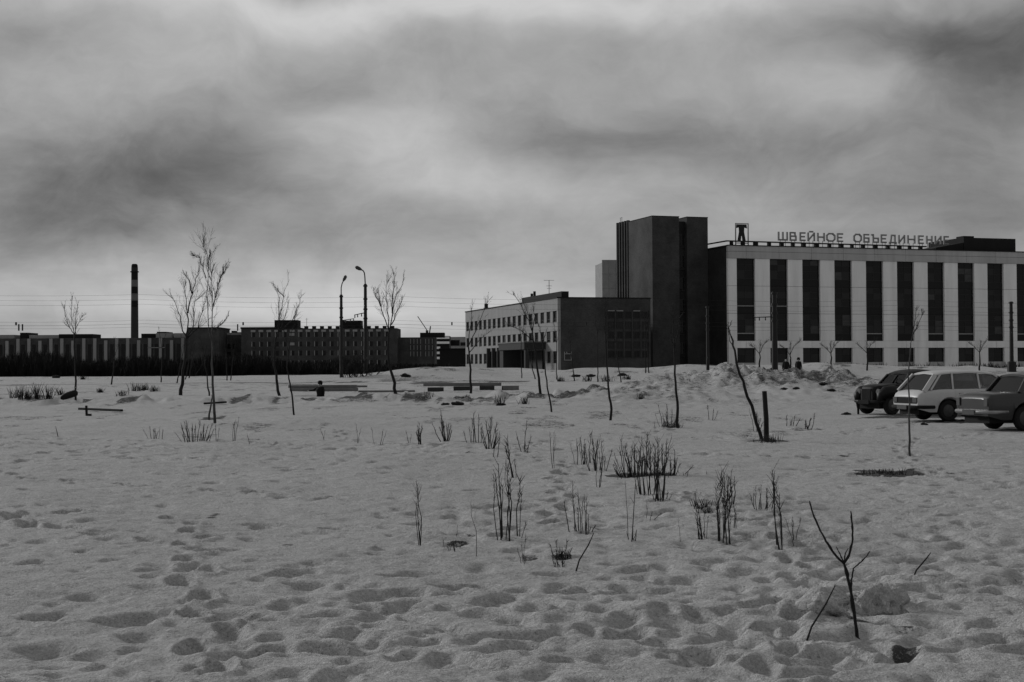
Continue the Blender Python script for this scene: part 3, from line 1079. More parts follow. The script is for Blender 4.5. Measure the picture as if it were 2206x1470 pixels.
# annex, balconied house, far block, shed
ab, W_, h_, k_ = block('annex_building', 856, 936, 727, 464, 'dark annex with faint windows and a rooftop box beyond the dormitory', 'brick2', 14)
MB().box((904 - 856) * k_, (956 - 856) * k_, 2, 9, h_, zat(920, 717, 466)).build('penthouse', 'roof', ab)
for r_ in range(3):
    for k in range(7):
        f = link('window', strip2, ab, (4.2 + k * 1.1 + (.5 if k > 3 else 0), 0, zat(900, 741 + r_ * 13.5, 464)))
hb, W_, h_, k_ = block('balcony_house', 936, 968, 724, 520, 'distant flats striped by pale balcony bands', 'dark', 12)
for j, (a_, b_) in enumerate(((725, 730.5), (736, 741), (747, 752), (758, 763), (769, 774))):
    wx = W_ if j < 2 else W_ * .38
    MB().box(-.3, wx, -.6, .28, zat(950, b_, 520), zat(950, a_, 520)).build('balcony_band', 'panel', hb)
fb, W_, h_, k_ = block('far_house', 962, 1040, 726, 560, 'distant pale house with dark openings beside the office wing', 'pilaster', 12)
for a_, b_, t_, u_ in ((970, 990, 733, 745), (992, 1004, 738, 745), (969, 1004, 752, 790)):
    MB().box((a_ - 962) * k_, (b_ - 962) * k_, .05, .29, zat(980, u_, 560), zat(980, t_, 560)).build('window', 'glass', fb)
hs, W_, h_, k_ = block('dark_shed', 947, 1012, 753, 330, 'low dark shed standing against the office wing', 'dark', 8)
MB().box(-.2, W_ + .2, .1, 8.2, h_, h_ + .25).build('roof', 'roof', hs)

# far tree line on the horizon between the buildings
# chimney
ch0 = at(290, 700, 610)
chm = empty('factory_chimney', (ch0.x, ch0.y, 0), 0, 'tall round boiler chimney with dark and pale painted bands', 'chimney')
ck = 610 / F
zc_ = lambda py: zat(290, py, 610)


def rad(z):
    return (8.6 - 1.6 * min(1, max(0, z / zc_(575)))) * ck


bandsC = [(800, 662, 'chim_mid'), (662, 648, 'chim_dark'), (648, 633, 'chim_light'), (633, 618, 'chim_dark'), (618, 603.5, 'chim_light'), (603.5, 587, 'chim_dark'), (585, 577, 'chim_mid')]
for b_, t_, m_ in bandsC:
    z0, z1 = (-.5 if b_ == 800 else zc_(b_)), zc_(t_)
    MB().tube([(0, 0, z0), (0, 0, z1)], [rad(z0), rad(z1)], 24).build('shaft_band', m_, chm, smooth=True, sharp=40)
MB().tube([(0, 0, zc_(587)), (0, 0, zc_(585))], 9.2 * ck, 24).build('gallery', 'chim_dark', chm)
MB().tube([(0, 0, zc_(577)), (0, 0, zc_(571)), (0, 0, zc_(569))], [7.0 * ck, 6.4 * ck, 4.6 * ck], 24).build('chimney_cap', 'chim_dark', chm)

# tower crane far off
cr0 = at(920, 712, 900)
crane = empty('distant_crane', (cr0.x, cr0.y, 0), 0, 'distant crane with its jib raised above the far roofs', 'crane')
ckk = 900 / F
jb = MB()
for dy_ in (-.5, .5):
    jb.bar((0, dy_, cr0.z), (-20 * ckk, dy_, cr0.z + 30 * ckk), .45)
for k in range(9):
    t0, t1 = k / 9, (k + 1) / 9
    jb.bar((-20 * ckk * t0, -.5, cr0.z + 30 * ckk * t0), (-20 * ckk * t1, .5, cr0.z + 30 * ckk * t1), .3)
jb.build('jib', 'brick2', crane)
MB().box(-.8, .8, -.8, .8, -1, cr0.z).build('mast', 'brick2', crane)
MB().bar((1.5, 0, cr0.z - 2), (2.2, 0, cr0.z + 9 * ckk), .7).build('counter_frame', 'brick2', crane)

# ------------------------------------------------------------------ thicket in front of the far buildings
tv, tf = [], []
rt_ = np.random.default_rng(12)


def thicket_bush(x, y, h_, nb, spread, wd):
    z0 = gz(x, y)
    for _ in range(nb):
        a_, r_ = rt_.random() * 6.283, rt_.random()
        bx, by = x + .5 * spread * (rt_.random() - .5), y + .5 * spread * (rt_.random() - .5)
        hx = h_ * (.55 + .5 * rt_.random())
        tx_, ty_ = bx + spread * r_ * math.cos(a_) * .6, by + spread * r_ * math.sin(a_) * .6
        k = len(tv)
        c_ = rt_.random() * 3.14
        ax, ay = wd * math.cos(c_), wd * math.sin(c_)
        tv.extend([(bx - ax, by - ay, z0 - .1), (bx + ax, by + ay, z0 - .1), (tx_ + ax * .3, ty_ + ay * .3, z0 + hx), (tx_ - ax * .3, ty_ - ay * .3, z0 + hx)])
        tf.append((k, k + 1, k + 2, k + 3))


for k in range(2100):
    px_ = -160 + 1050 * rt_.random()
    Y = 262 + 55 * rt_.random()
    if px_ > 520:
        Y += (px_ - 520) * .12
    hh = 4.2 if px_ < 480 else (3.5 if px_ < 760 else 2.6)
    hh *= .8 + .25 * math.sin(px_ * .021) * math.sin(px_ * .0071 + 1)
    thicket_bush((px_ - CX) / F * Y, Y, hh * (.75 + .5 * rt_.random()), 26, 2.8, .075)
for k in range(160):
    px_ = 880 + 130 * rt_.random()
    Y = 300 + 20 * rt_.random()
    thicket_bush((px_ - CX) / F * Y, Y, 2.0, 20, 2.0, .10)
thk = MB()
thk.v, thk.f = tv, tf
tko = thk.build('thicket', 'thicket')
tag(tko, 'dense dark bare thicket along the far edge of the snow field', 'thicket', kind='stuff')
# scrub along the factory foot
tv, tf = [], []
for k in range(420):
    px_ = 1560 + 720 * rt_.random()
    Y = 168 + 22 * rt_.random()
    thicket_bush((px_ - CX) / F * Y, Y, 1.0 if px_ > 1740 else .6, 12, 1.2, .05)
thk = MB()
thk.v, thk.f = tv, tf
tag(thk.build('roadside_scrub', 'grass'), 'low dry scrub along the street before the factory', 'scrub', kind='stuff')

# ------------------------------------------------------------------ street poles and overhead wires
def pole(px, pyt, Y, rb, label, group, name='street_lamp', arm=None, bracket=None, base_flare=False):
    t = at(px, pyt, Y)
    zg = gz(t.x, t.y)
    cat = 'street lamp' if arm else 'pole'
    root = empty(name, (t.x, t.y, zg), 0, label, cat, group)
    hgt = t.z - zg
    MB().tube([(0, 0, -.3), (0, 0, hgt * .5), (0, 0, hgt)], [rb, rb * .85, rb * .72], 10).build('post', 'metal', root, smooth=True, sharp=50)
    for q in (.62, .72, .83, .97):
        MB().tube([(0, 0, hgt * q), (0, 0, hgt * q + .18)], rb * 1.05, 10).build('collar', 'metal', root)
    if base_flare:
        MB().tube([(0, 0, -.3), (0, 0, 1.0), (0, 0, 1.1)], [rb * 2.1, rb * 1.9, rb * 1.0], 10).build('pole_base', 'metal', root)
    k = Y / F
    if arm:
        pts = [((x - px) * k, 0, hgt + (pyt - y) * k) for x, y in arm]
        MB().tube(pts, [.07] * len(pts), 6).build('lamp_arm', 'metal', root, smooth=True)
        e = Vector(pts[-1])
        d = (e - Vector(pts[-2])).normalized()
        MB().tube([e - d * .1, e + d * .2, e + d * .55, e + d * .75], [.08, .2, .22, .1], 8).build('lamp_head', 'lamp_head', root, smooth=True)
    if bracket:
        for (x0, y0), (x1, y1) in bracket:
            a, b = Vector(((x0 - px) * k, 0, hgt + (pyt - y0) * k)), Vector(((x1 - px) * k, 0, hgt + (pyt - y1) * k))
            br = MB().tube([a, b], [.06, .05], 6).build('bracket_arm', 'metal', root)
            for q in (.35, .7, .95):
                p = a.lerp(b, q)
                MB().tube([p, p - Vector((0, 0, .35))], [.05, .07], 6).build('insulator', 'metal', br)
    return root


pole(787, 612, 165, .24, 'tall street lamp with a hooked arm and a bracket, rising from the leafless bush', 'street lamps', arm=[(787, 616), (786, 596), (785, 588), (782, 583), (778, 581)],
     bracket=[((787, 674), (763, 679))])
pole(735, 635, 182, .24, 'street lamp with curved arm standing before the dormitory roof box', 'street lamps', arm=[(735, 640), (735, 620), (737, 611), (740, 605)],
     bracket=[((735, 691), (763, 687))])
pole(1668, 629, 150, .34, 'thick dark pole with a side bracket before the second factory window strip', 'catenary poles', 'catenary_pole', bracket=[((1662, 683), (1624, 684))])
pole(2178, 650, 150, .24, 'dark pole with a flared base before the last factory windows', 'catenary poles', 'catenary_pole', base_flare=True)
pole(1524, 660, 150, .18, 'slim dark pole in front of the stair tower corner', 'catenary poles', 'catenary_pole')

WN = ['uppermost overhead wire crossing the whole sky', 'second overhead wire down in the upper set', 'third overhead wire, lowest of the upper set',
      'top overhead wire of the low set above the roofs', 'heavier contact wire with insulators above the far roofs', 'lowest overhead wire skimming the far roofs']
for i, (y0, y1) in enumerate(((634, 640), (644, 650), (654, 660), (689, 690), (696.5, 698), (703, 705))):
    mb = MB()
    pts = []
    for k in range(61):
        px_ = -250 + k * 46
        sag = .28 * ((k % 12) / 12 - .5) ** 2 * 4
        p = at(px_, y0 + (y1 - y0) * (px_ - 200) / 800, 170)
        pts.append((p.x, 170 + .5 * i, p.z + sag - .28))
    mb.tube(pts, .013 if i == 4 else .009, 4)
    wr = mb.build('overhead_wire', 'metal')
    tag(wr, WN[i], 'wire', 'overhead wires')
    if i == 4:
        for px_ in (22, 517, 972, 1265):
            p = at(px_, 696, 170)
            MB().box(p.x - .08, p.x + .08, 171.9, 172.1, p.z - .22, p.z + .15).build('insulator', 'metal', wr)
        for px_ in (505, 36, 28):
            p = at(px_, 703, 170)
            MB().box(p.x - .06, p.x + .06, 171.9, 172.1, p.z - .5, p.z + .3).build('dropper', 'metal', wr)


# ------------------------------------------------------------------ saplings
tr = random.Random(11)


def rnd_perp(d, rr):
    v = Vector((rr.uniform(-1, 1), rr.uniform(-1, 1), rr.uniform(-1, 1)))
    return (v - d * v.dot(d)).normalized()


def sapling(base, trunk, limbs, wpx, label, group=None, twig=9, tl=.9, bark='bark', name='sapling', sub=3, Y=None):
    """trunk and limbs are pixel polylines read at the tree's own distance; limbs swing out in depth"""
    g = gxy(*base) if Y is None else None
    if Y is not None:
        q = at(base[0], base[1], Y)
        g = Vector((q.x, Y, gz(q.x, Y)))
    Yb = g.y
    k = Yb / F
    root = empty(name, g, 0, label, 'tree', group)

    def P(x, y, off=0.0):
        p = at(x, y, Yb)
        return Vector((p.x - g.x, off, p.z - g.z))
    r0 = wpx * k / 2
    tp = [Vector((0, 0, -.15))] + [Vector((0, 0, 0))] + [P(x, y) for x, y in trunk]
    n = len(tp)
    # small kinks along the stem
    fine = []
    for i in range(n - 1):
        for q in range(3):
            p = tp[i].lerp(tp[i + 1], q / 3)
            if i > 0 and q:
                p += Vector((tr.uniform(-1, 1), tr.uniform(-1, 1), 0)) * r0 * .55
            fine.append(p)
    fine.append(tp[-1])
    nf = len(fine)
    rr_ = [r0 * (1.15 - .70 * i / (nf - 1)) for i in range(nf)]
    MB().tube(fine, rr_, 7).build('trunk', bark, root, smooth=True)
    tw_ = MB()
    lines = []
    for li, lm in enumerate(limbs):
        w_ = tr.uniform(-1, 1)
        pts = []
        for i, (x, y) in enumerate(lm):
            pts.append(P(x, y, w_ * .35 * i / max(1, len(lm) - 1) * abs(lm[0][1] - y) * k))
        f2 = []
        for i in range(len(pts) - 1):
            for q in range(3):
                f2.append(pts[i].lerp(pts[i + 1], q / 3) + (Vector((tr.uniform(-1, 1), tr.uniform(-1, 1), 0)) * r0 * .5 if i + q else Vector()))
        f2.append(pts[-1])
        rl = [max(r0 * .34 * (1 - .85 * i / (len(f2) - 1)), .004 + .00006 * Yb) for i in range(len(f2))]
        MB().tube(f2, rl, 6).build('limb', bark, root, smooth=True)
        lines.append(f2)
    if not limbs:
        lines.append(fine[nf // 2:])
    for f2 in lines:
        ln = sum((f2[i + 1] - f2[i]).length for i in range(len(f2) - 1))
        for _ in range(int(twig * 2.4)):
            q = tr.uniform(.15, 1.0)
            i = min(int(q * (len(f2) - 1)), len(f2) - 2)
            p = f2[i].lerp(f2[i + 1], tr.random())
            d = (f2[i + 1] - f2[i]).normalized()
            e = (d + rnd_perp(d, tr) * tr.uniform(.35, .8) + Vector((0, 0, .25))).normalized()
            lt_ = tl * ln * tr.uniform(.22, .62) * (1.08 - .58 * q)
            a1 = p + e * lt_ * .5 + rnd_perp(e, tr) * lt_ * .05
            a2 = p + e * lt_ + Vector((0, 0, lt_ * .12))
            rw_ = .0026 + .00003 * Yb
            tw_.tube([p, a1, a2], [rw_ * 1.3, rw_, rw_ * .5], 3, cap=False)
            for _s in range(sub + 1):
                b0 = p.lerp(a2, tr.uniform(.3, .95))
                e2 = (e + rnd_perp(e, tr) * .6 + Vector((0, 0, .2))).normalized()
                l2 = lt_ * tr.uniform(.2, .45)
                tw_.tube([b0, b0 + e2 * l2], [rw_ * .8, rw_ * .45], 3, cap=False)
    if tw_.v:
        tw_.build('crown', 'twig', root)
    return root


G1 = 'young trees planted across the field'
sapling((163, 862), [(162, 800), (160, 720)], [[(160, 720), (153, 690), (152, 640)], [(160, 720), (150, 705), (139, 680), (137, 656)], [(160, 725), (161, 690), (160, 655)], [(160, 730), (166, 700), (180, 680)]],
        5.5, 'sapling with three upright stems and a black sack at its foot', G1, 7, .7)
sapling((389, 852), [(394, 815), (399, 770), (403, 715)], [[(403, 715), (405, 675), (396, 626), (394, 612)], [(405, 675), (414, 633), (421, 598), (430, 580)], [(402, 730), (391, 705), (388, 684), (382, 655), (372, 640)],
        [(403, 730), (416, 700), (419, 650), (430, 636)], [(403, 730), (425, 705), (437, 670), (442, 640)], [(414, 633), (407, 605), (398, 590)]], 8.5, 'leaning dark tree with a broad fan of limbs', G1, 12, .75)
sapling((463, 912), [(461, 870), (458, 806), (457, 740), (457, 704)], [[(457, 704), (459, 653), (457, 610), (456, 565)], [(457, 740), (449, 704), (443, 633), (445, 561), (430, 530), (424, 520)], [(459, 660), (464, 640), (472, 606), (494, 572)],
        [(444, 600), (437, 575), (428, 556), (410, 548)], [(470, 612), (480, 590), (484, 575)], [(457, 720), (470, 705), (495, 680)], [(446, 570), (452, 550), (450, 540)]],
        6.5, 'tallest slender birch with a wide feathery crown', G1, 13, .6, 'birch')
sapling((450, 905), [(455, 870), (457, 850)], [], 5, 'short pale prop stem leaning on the tallest birch', None, 0, .3, 'birch', 'tree_stake')
sapling((602, 853), [(596, 820), (590, 785), (593, 740), (600, 715)], [[(600, 715), (604, 680), (612, 640), (628, 605)], [(598, 720), (600, 690), (602, 650), (592, 620)], [(602, 715), (615, 680), (622, 650)], [(604, 715), (630, 690), (646, 655), (652, 640)], [(612, 640), (600, 628), (588, 612)]],
        6.5, 'bent dark sapling rising in front of the dormitory corner', G1, 9, .6)
sapling((633, 895), [(629, 850), (622, 815), (618, 790), (624, 740)], [[(624, 740), (632, 700), (640, 670)], [(622, 760), (612, 720), (606, 690)]], 4.2, 'thin wavy sapling in front of the concrete beams', G1, 6, .6)
sapling((852, 848), [(847, 815), (839, 790), (836, 740), (840, 708)], [[(840, 708), (845, 675), (854, 640), (868, 612), (870, 600)], [(838, 712), (826, 680), (815, 640), (812, 620)], [(838, 715), (835, 670), (830, 630), (838, 600)], [(843, 700), (858, 665), (866, 640)],
        [(845, 675), (848, 630), (850, 588)], [(820, 660), (810, 640), (806, 622)]], 7.5, 'curved dark sapling with an egg shaped crown right of the tall lamp', G1, 11, .6)
sapling((1014, 848), [(1013, 810), (1011, 770), (1010, 735)], [[(1010, 735), (1016, 690), (1018, 655)], [(1010, 745), (1030, 700), (1048, 660), (1052, 640)], [(1011, 760), (1035, 730), (1055, 715)]], 6, 'sapling standing before the far end of the office front', G1, 9, .5)
sapling((1164, 848), [(1161, 815), (1155, 775), (1147, 715)], [[(1147, 715), (1138, 690), (1118, 650), (1105, 635)], [(1147, 715), (1140, 680), (1122, 640)], [(1150, 735), (1120, 710), (1090, 700)], [(1147, 715), (1152, 680), (1150, 660)]], 6.5, 'dark sapling before the office canopy with limbs thrown to one side', G1, 9, .6)
sapling((1188, 888), [(1182, 850), (1175, 805), (1172, 760), (1165, 720)], [[(1165, 720), (1158, 690)], [(1168, 740), (1178, 710)]], 4, 'thin bowed sapling in front of the office corner', G1, 5, .5)
sapling((1315, 906), [(1316, 870), (1310, 830), (1306, 780), (1304, 720)], [[(1304, 720), (1302, 680), (1304, 645)], [(1305, 745), (1314, 700)]], 6, 'straight sapling in front of the end wall windows', G1, 6, .5)
sapling((1459, 923), [(1460, 880), (1456, 840), (1454, 790), (1452, 730)], [[(1452, 730), (1450, 690), (1447, 650)], [(1453, 750), (1462, 710), (1466, 680)], [(1454, 760), (1444, 720)]], 7, 'straight sapling with a tuft of dead grass, before the stair tower', G1, 7, .5)
sapling((1641, 947), [(1625, 895), (1604, 835), (1590, 795), (1583, 755), (1575, 725)], [[(1575, 725), (1572, 705), (1578, 690)], [(1584, 760), (1572, 735), (1568, 700)]], 8, 'strongly leaning young tree propped against a short post', G1, 3, .5)
sapling((1960, 983), [(1959, 930), (1958, 900), (1959, 860), (1957, 810), (1962, 740)], [[(1962, 740), (1968, 700), (1971, 660)], [(1963, 735), (1980, 690), (1988, 670)]], 5, 'spotted slim trunk standing in front of the pale car', G1, 4, .5, 'birch')
G2 = 'distant thin saplings beyond the windrow'
LB2 = 'thin dark stem of a distant sapling beyond the low snow ridge'
for (bx, by, tx_, ty_, wd) in ((240, 829, 247, 770, 4), (347, 824, 349, 750, 3.4), (381, 826, 392, 770, 3.4), (399, 818, 410, 765, 3), (489, 820, 487, 760, 3), (497, 820, 502, 770, 3),
                               (451, 853, 440, 770, 4.2), (1124, 815, 1123, 730, 2.8), (1153, 817, 1136, 750, 3), (1199, 818, 1199, 740, 2.8), (1238, 821, 1228, 740, 3.2), (1288, 823, 1287, 720, 3),
                               (1338, 824, 1325, 740, 3), (1391, 804, 1389, 700, 3.2), (1398, 804, 1393, 710, 3), (407, 815, 414, 770, 3)):
    LB2 = 'thin dark stem of a distant sapling before the ' + ('far thicket' if bx < 600 else 'office front' if bx < 1210 else 'dark end wall of the office')
    sapling((bx, by), [(bx + (tx_ - bx) * .35, by + (ty_ - by) * .3), (tx_, ty_)], [[(tx_, ty_), (tx_ - 4, ty_ - 25), (tx_ - 5, ty_ - 45)], [(tx_, ty_), (tx_ + 7, ty_ - 30)]], wd, LB2, G2, 3, .6, sub=2)
G3 = 'small trees at the factory foot'
for (bx, ty_, lb_) in ((1636, 762, 'small forked tree before the first factory pier'), (1702, 765, 'small spreading tree behind the seated pair'), (1790, 762, 'small tree of several stems before the fourth factory window'),
                       (1868, 762, 'small rounded leafless tree before the fifth factory window'), (2110, 760, 'small bare tree before the eighth factory pier')):
    sapling((bx, 800), [(bx + 1, 775), (bx, ty_)], [[(bx, ty_), (bx - 12, ty_ - 14), (bx - 20, ty_ - 20)], [(bx, ty_), (bx + 8, ty_ - 18), (bx + 20, ty_ - 30)], [(bx, ty_), (bx + 1, ty_ - 25)]], 4.5, lb_, G3, 10, .8, sub=2, Y=150)

# bush round the foot of the tall lamp
bp = at(775, 812, 150)
br_ = empty('leafless_bush', (bp.x, bp.y, gz(bp.x, bp.y)), 0, 'wide leafless bush at the foot of the tall street lamp', 'bush')
mbt = MB()
for k in range(26):
    a_, l_ = tr.uniform(-1.15, 1.15), tr.uniform(1.3, 2.6)
    bx, by = tr.uniform(-1.8, 1.8), tr.uniform(-1, 1)
    d = Vector((math.sin(a_) * .8, tr.uniform(-.4, .4), math.cos(a_))).normalized()
    pts = [Vector((bx, by, -.1)), Vector((bx, by, 0)) + d * l_ * .5, Vector((bx, by, 0)) + d * l_ + Vector((0, 0, .2))]
    MB().tube(pts, [.045, .03, .012], 5).build('stem', 'twig', br_)
    for q in range(22):
        p = pts[1].lerp(pts[2], tr.uniform(-.6, 1))
        e = (d + rnd_perp(d, tr) * .8).normalized()
        mbt.tube([p, p + e * tr.uniform(.4, 1.0)], [.016, .008], 3, cap=False)
mbt.build('crown', 'twig', br_)

# ------------------------------------------------------------------ dead stems standing in the snow
st = random.Random(23)


def clump(base, tops, label, group='clumps of dead weed stems', spread=10, wpx=2.6, twigs=3, extra=0, name='weed_clump', short=0):
    """stems given by their pixel tips, each rooted near the base pixel"""
    g = gxy(*base)
    k = g.y / F
    root = empty(name, g, 0, label, 'weeds', group)
    tl_ = list(tops)
    for _ in range(int(extra * 1.5)):
        t = st.choice(tops)
        tl_.append((t[0] + st.uniform(-spread * .8, spread * .8), base[1] - (base[1] - t[1]) * st.uniform(.45, .95)))
    for _ in range(short):
        tl_.append((base[0] + st.uniform(-spread * .9, spread * .9), base[1] - st.uniform(10, 26)))
    for (x, y) in tl_:
        ox_ = st.uniform(-1, 1) * min(spread, 9) * .45 * k + (x - base[0]) * k * (.68 if spread > 20 else .35)
        oy_ = st.uniform(-.1, .1)
        gx_, gy_ = g.x + ox_, g.y + oy_
        b = Vector((ox_, oy_, gz(gx_, gy_) - g.z - .04))
        p = at(x, y, g.y)
        e = Vector((p.x - g.x + st.uniform(-4, 4) * k, oy_ + st.uniform(-.15, .15), p.z - g.z))
        ln = (e - b).length
        kk = Vector((st.uniform(-1, 1), st.uniform(-1, 1), 0)) * ln * .045
        pts = [b, b.lerp(e, .25) + kk * .6, b.lerp(e, .5) + kk, b.lerp(e, .75) - kk * .3, e]
        r_ = wpx * k / 2 * st.uniform(.5, 1.0)
        mb = MB().tube(pts, [r_ * 1.15, r_, r_ * .9, r_ * .7, r_ * .4], 5)
        for _ in range(int(twigs * 2.2)):
            q = st.uniform(.55, .98)
            s0_ = pts[2].lerp(e, (q - .5) * 2)
            d = (e - b).normalized()
            d2 = (d + rnd_perp(d, st) * st.uniform(.4, .8)).normalized()
            mb.tube([s0_, s0_ + d2 * ln * st.uniform(.06, .2)], [r_ * .5, r_ * .25], 3, cap=False)
        mb.build('stem', 'weed', root, smooth=True)
    return root


clump((905, 1174), [(898, 1031), (901, 1040), (903, 1055)], 'tight bundle of tall stems standing alone in open snow', spread=12, extra=1)
clump((1092, 1160), [(1076, 1000), (1086, 990), (1092, 1000), (1098, 1030), (1070, 1020)], 'thick bundle of tall stems, the stoutest in the middle field', spread=26, extra=3, wpx=3)
clump((1115, 1157), [(1124, 1030), (1120, 1060), (1133, 1120)], 'knotted stem with a tufted joint beside the stout bundle', spread=8, twigs=7)
clump((1257, 1149), [(1236, 1035), (1246, 1050), (1262, 1075), (1270, 1105)], 'bent stems over a dark grass cushion', spread=26, extra=4, short=6)
clump((1361, 1165), [(1343, 1035), (1364, 1032)], 'pair of long bare stems forming a narrow V', spread=10, twigs=1, short=5)
clump((1034, 1197), [(1013, 1078)], 'single thin stem curving over', spread=2, wpx=2)
clump((1209, 1223), [(1187, 1170), (1198, 1160), (1225, 1165)], 'short broken stems in a dark hollow', spread=18, short=7, wpx=2.2)
clump((1131, 1212), [(1120, 1165), (1133, 1150), (1118, 1180)], 'sparse pale withered stems beside a shallow hollow', spread=14, wpx=1.4, short=4)
clump((1375, 1026), [(1338, 945), (1350, 960), (1365, 955), (1380, 940), (1392, 930), (1400, 950)], 'broad dark stand of stems on bare soil', spread=70, extra=14, short=12, wpx=2.4)
clump((1432, 1024), [(1415, 940), (1425, 955), (1448, 985), (1455, 990)], 'stems crowding the edge of the bare soil patch', spread=44, extra=8, short=8, wpx=2.4)
clump((1396, 1066), [(1378, 960), (1386, 950), (1396, 970), (1402, 960)], 'tall stems standing just before the dark stand', spread=32, extra=5, wpx=2.6)
clump((1422, 1080), [(1412, 960), (1420, 945), (1426, 970)], 'tall stems rooted in a small soil hollow', spread=26, extra=5, short=5, wpx=2.6)
clump((1262, 1000), [(1240, 945), (1252, 940), (1262, 955), (1272, 935)], 'loose fan of stems on the edge of a snow rise', spread=34, extra=6, wpx=2)
clump((1290, 1014), [(1275, 930), (1284, 950), (1296, 945), (1300, 970)], 'stems leaning together beside the loose fan', spread=24, extra=6, wpx=2.2)
clump((1292, 1050), [(1283, 1000), (1300, 985), (1296, 1010)], 'few slanting stems below the leaning ones', spread=12, wpx=2)
clump((1195, 1009), [(1182, 930), (1195, 932), (1200, 938)], 'three thin parallel stems with gaps between', spread=20, wpx=1.8, twigs=2)
clump((963, 951), [(947, 882), (955, 905), (966, 910), (950, 900)], 'dense stems with one taller stalk at the edge', spread=18, extra=5, wpx=2.2)
clump((907, 957), [(902, 910), (905, 915), (900, 930)], 'small dark upright brush of stems', spread=7, extra=5, wpx=2.2)
clump((885, 955), [(876, 928), (882, 935)], 'two little stems beside the dark brush', spread=5, wpx=1.6, twigs=1)
clump((1026, 954), [(1018, 890), (1024, 900), (1035, 895), (1008, 920)], 'open spray of pale thin stems', spread=26, extra=4, wpx=1.8)
clump((1056, 966), [(1044, 905), (1056, 898), (1060, 900), (1066, 925)], 'close upright stems with a dark core', spread=16, extra=5, wpx=2.4)
clump((1066, 986), [(1060, 950), (1072, 945), (1078, 935)], 'stub stems under the close upright ones', spread=8, wpx=2)
clump((1112, 1030), [(1088, 960), (1095, 945), (1108, 990)], 'slanting stalk with a burst of twigs at its tip', spread=10, twigs=8)
clump((1130, 974), [(1132, 905), (1115, 930), (1142, 940)], 'lone wavy stalk with side twigs', spread=12, wpx=1.8, short=3)
clump((1514, 1160), [(1498, 1060), (1505, 1085), (1520, 1100)], 'stems under a dark grass tussock', spread=14, extra=3, short=4)
clump((1554, 1168), [(1540, 1035), (1556, 1012), (1561, 1020), (1568, 1045)], 'tallest tufted bundle beside the tussock', spread=22, extra=5, wpx=3, twigs=6)
clump((1572, 1085), [(1568, 1020), (1578, 1025), (1572, 1010)], 'stems rising behind the tallest tufted bundle', spread=12, extra=3)
clump((1582, 1138), [(1592, 1105), (1586, 1070)], 'short slanting stems before the back ones', spread=8, wpx=2.2)
clump((1645, 1098), [(1628, 1050), (1640, 1045), (1655, 1050), (1622, 1065)], 'twiggy low spray of stems', spread=24, extra=5, wpx=2, short=5)
clump((1688, 1178), [(1664, 1012), (1672, 1025), (1662, 1050)], 'long stems bent together towards one side', spread=12, extra=2, wpx=2.8, twigs=5)
clump((1716, 1178), [(1726, 1118), (1700, 1120), (1708, 1115)], 'short splayed stems beside the long bent ones', spread=14, wpx=2.2)
clump((418, 952), [(396, 908), (404, 905), (412, 915), (428, 905), (438, 915), (418, 912)], 'wide low stand of reeds below the tallest birch', spread=44, extra=8, wpx=1.8, short=6)
clump((466, 952), [(460, 910), (470, 920)], 'two reed stems beside the wide low stand', spread=6, wpx=1.8)
clump((501, 950), [(508, 900), (498, 915), (505, 910)], 'leaning reed stems at the end of the low stand', spread=8, wpx=1.8)
clump((340, 946), [(322, 918), (332, 922), (350, 925)], 'faint low reeds in a flat patch', spread=34, extra=4, wpx=1.4)
clump((770, 955), [(768, 915), (774, 925)], 'faint thin stalks in the open middle snow', spread=5, wpx=1.5)
clump((815, 960), [(804, 920), (822, 925), (828, 930)], 'wispy stalks with ragged tips', spread=16, wpx=1.3)
clump((697, 950), [(693, 925), (700, 928)], 'tiny wisps of grass in bare snow', spread=8, wpx=1.3)
clump((130, 940), [(124, 918)], 'single short stick poking out of the snow', spread=1, wpx=2.6, twigs=0)
clump((540, 958), [(537, 932)], 'single short dark stalk', spread=1, wpx=1.8, twigs=0)
clump((1535, 905), [(1527, 872), (1538, 880), (1545, 885)], 'small stems on the heap side', spread=14, wpx=1.8)
clump((1742, 925), [(1750, 890), (1735, 905), (1745, 900)], 'small dark curved stems near the short post', spread=16, wpx=2.6, extra=2)
clump((1700, 918), [(1690, 895), (1705, 900), (1712, 895)], 'ragged twigs between the short post and the cars', spread=22, wpx=1.8, extra=3)
clump((1630, 930), [(1618, 880), (1626, 890), (1634, 895)], 'thin stems at the foot of the leaning tree', spread=14, wpx=1.8, extra=3)
clump((1445, 920), [(1435, 870), (1428, 890), (1440, 880)], 'dead stems at the foot of the straight sapling', spread=22, wpx=1.6, extra=4, short=4)
clump((1395, 1118), [(1390, 1080), (1405, 1100), (1420, 1105)], 'crooked little stems in open snow', spread=18, wpx=1.6, twigs=3)
clump((1470, 1170), [(1462, 1120)], 'hair thin stalk on the open snow', spread=1, wpx=1.2, twigs=1)
clump((975, 1155), [(990, 1128)], 'short slanting twig by a dented hummock', spread=1, wpx=1.6, twigs=0)
clump((980, 1183), [(950, 1160), (970, 1165)], 'dark grass wisps in a snow hollow', spread=22, wpx=1.6, short=7)

# thrown sticks
for pa, pb_, wd, lb_ in (((1237, 1232), (1279, 1149), 3.4, 'curved bare stick thrust into the snow'), ((1729, 1390), (1799, 1262), 4.4, 'long bare stick leaning beside the forked shoot'), ((1963, 1244), (2005, 1191), 3.6, 'knobbly stick lying up the slope')):
    g = gxy(*pa)
    e = at(pb_[0], pb_[1], g.y + .15) - g
    mb = MB().tube([Vector((0, 0, -.05)), e * .33 + Vector((-.012, 0, -.01)), e * .66 + Vector((.012, 0, .012)), e], [wd * g.y / F / 2 * q for q in (1.1, .95, .85, .55)], 6)
    o = mb.build('bare_stick', 'weed', None, smooth=True)
    o.location = g
    tag(o, lb_, 'stick')

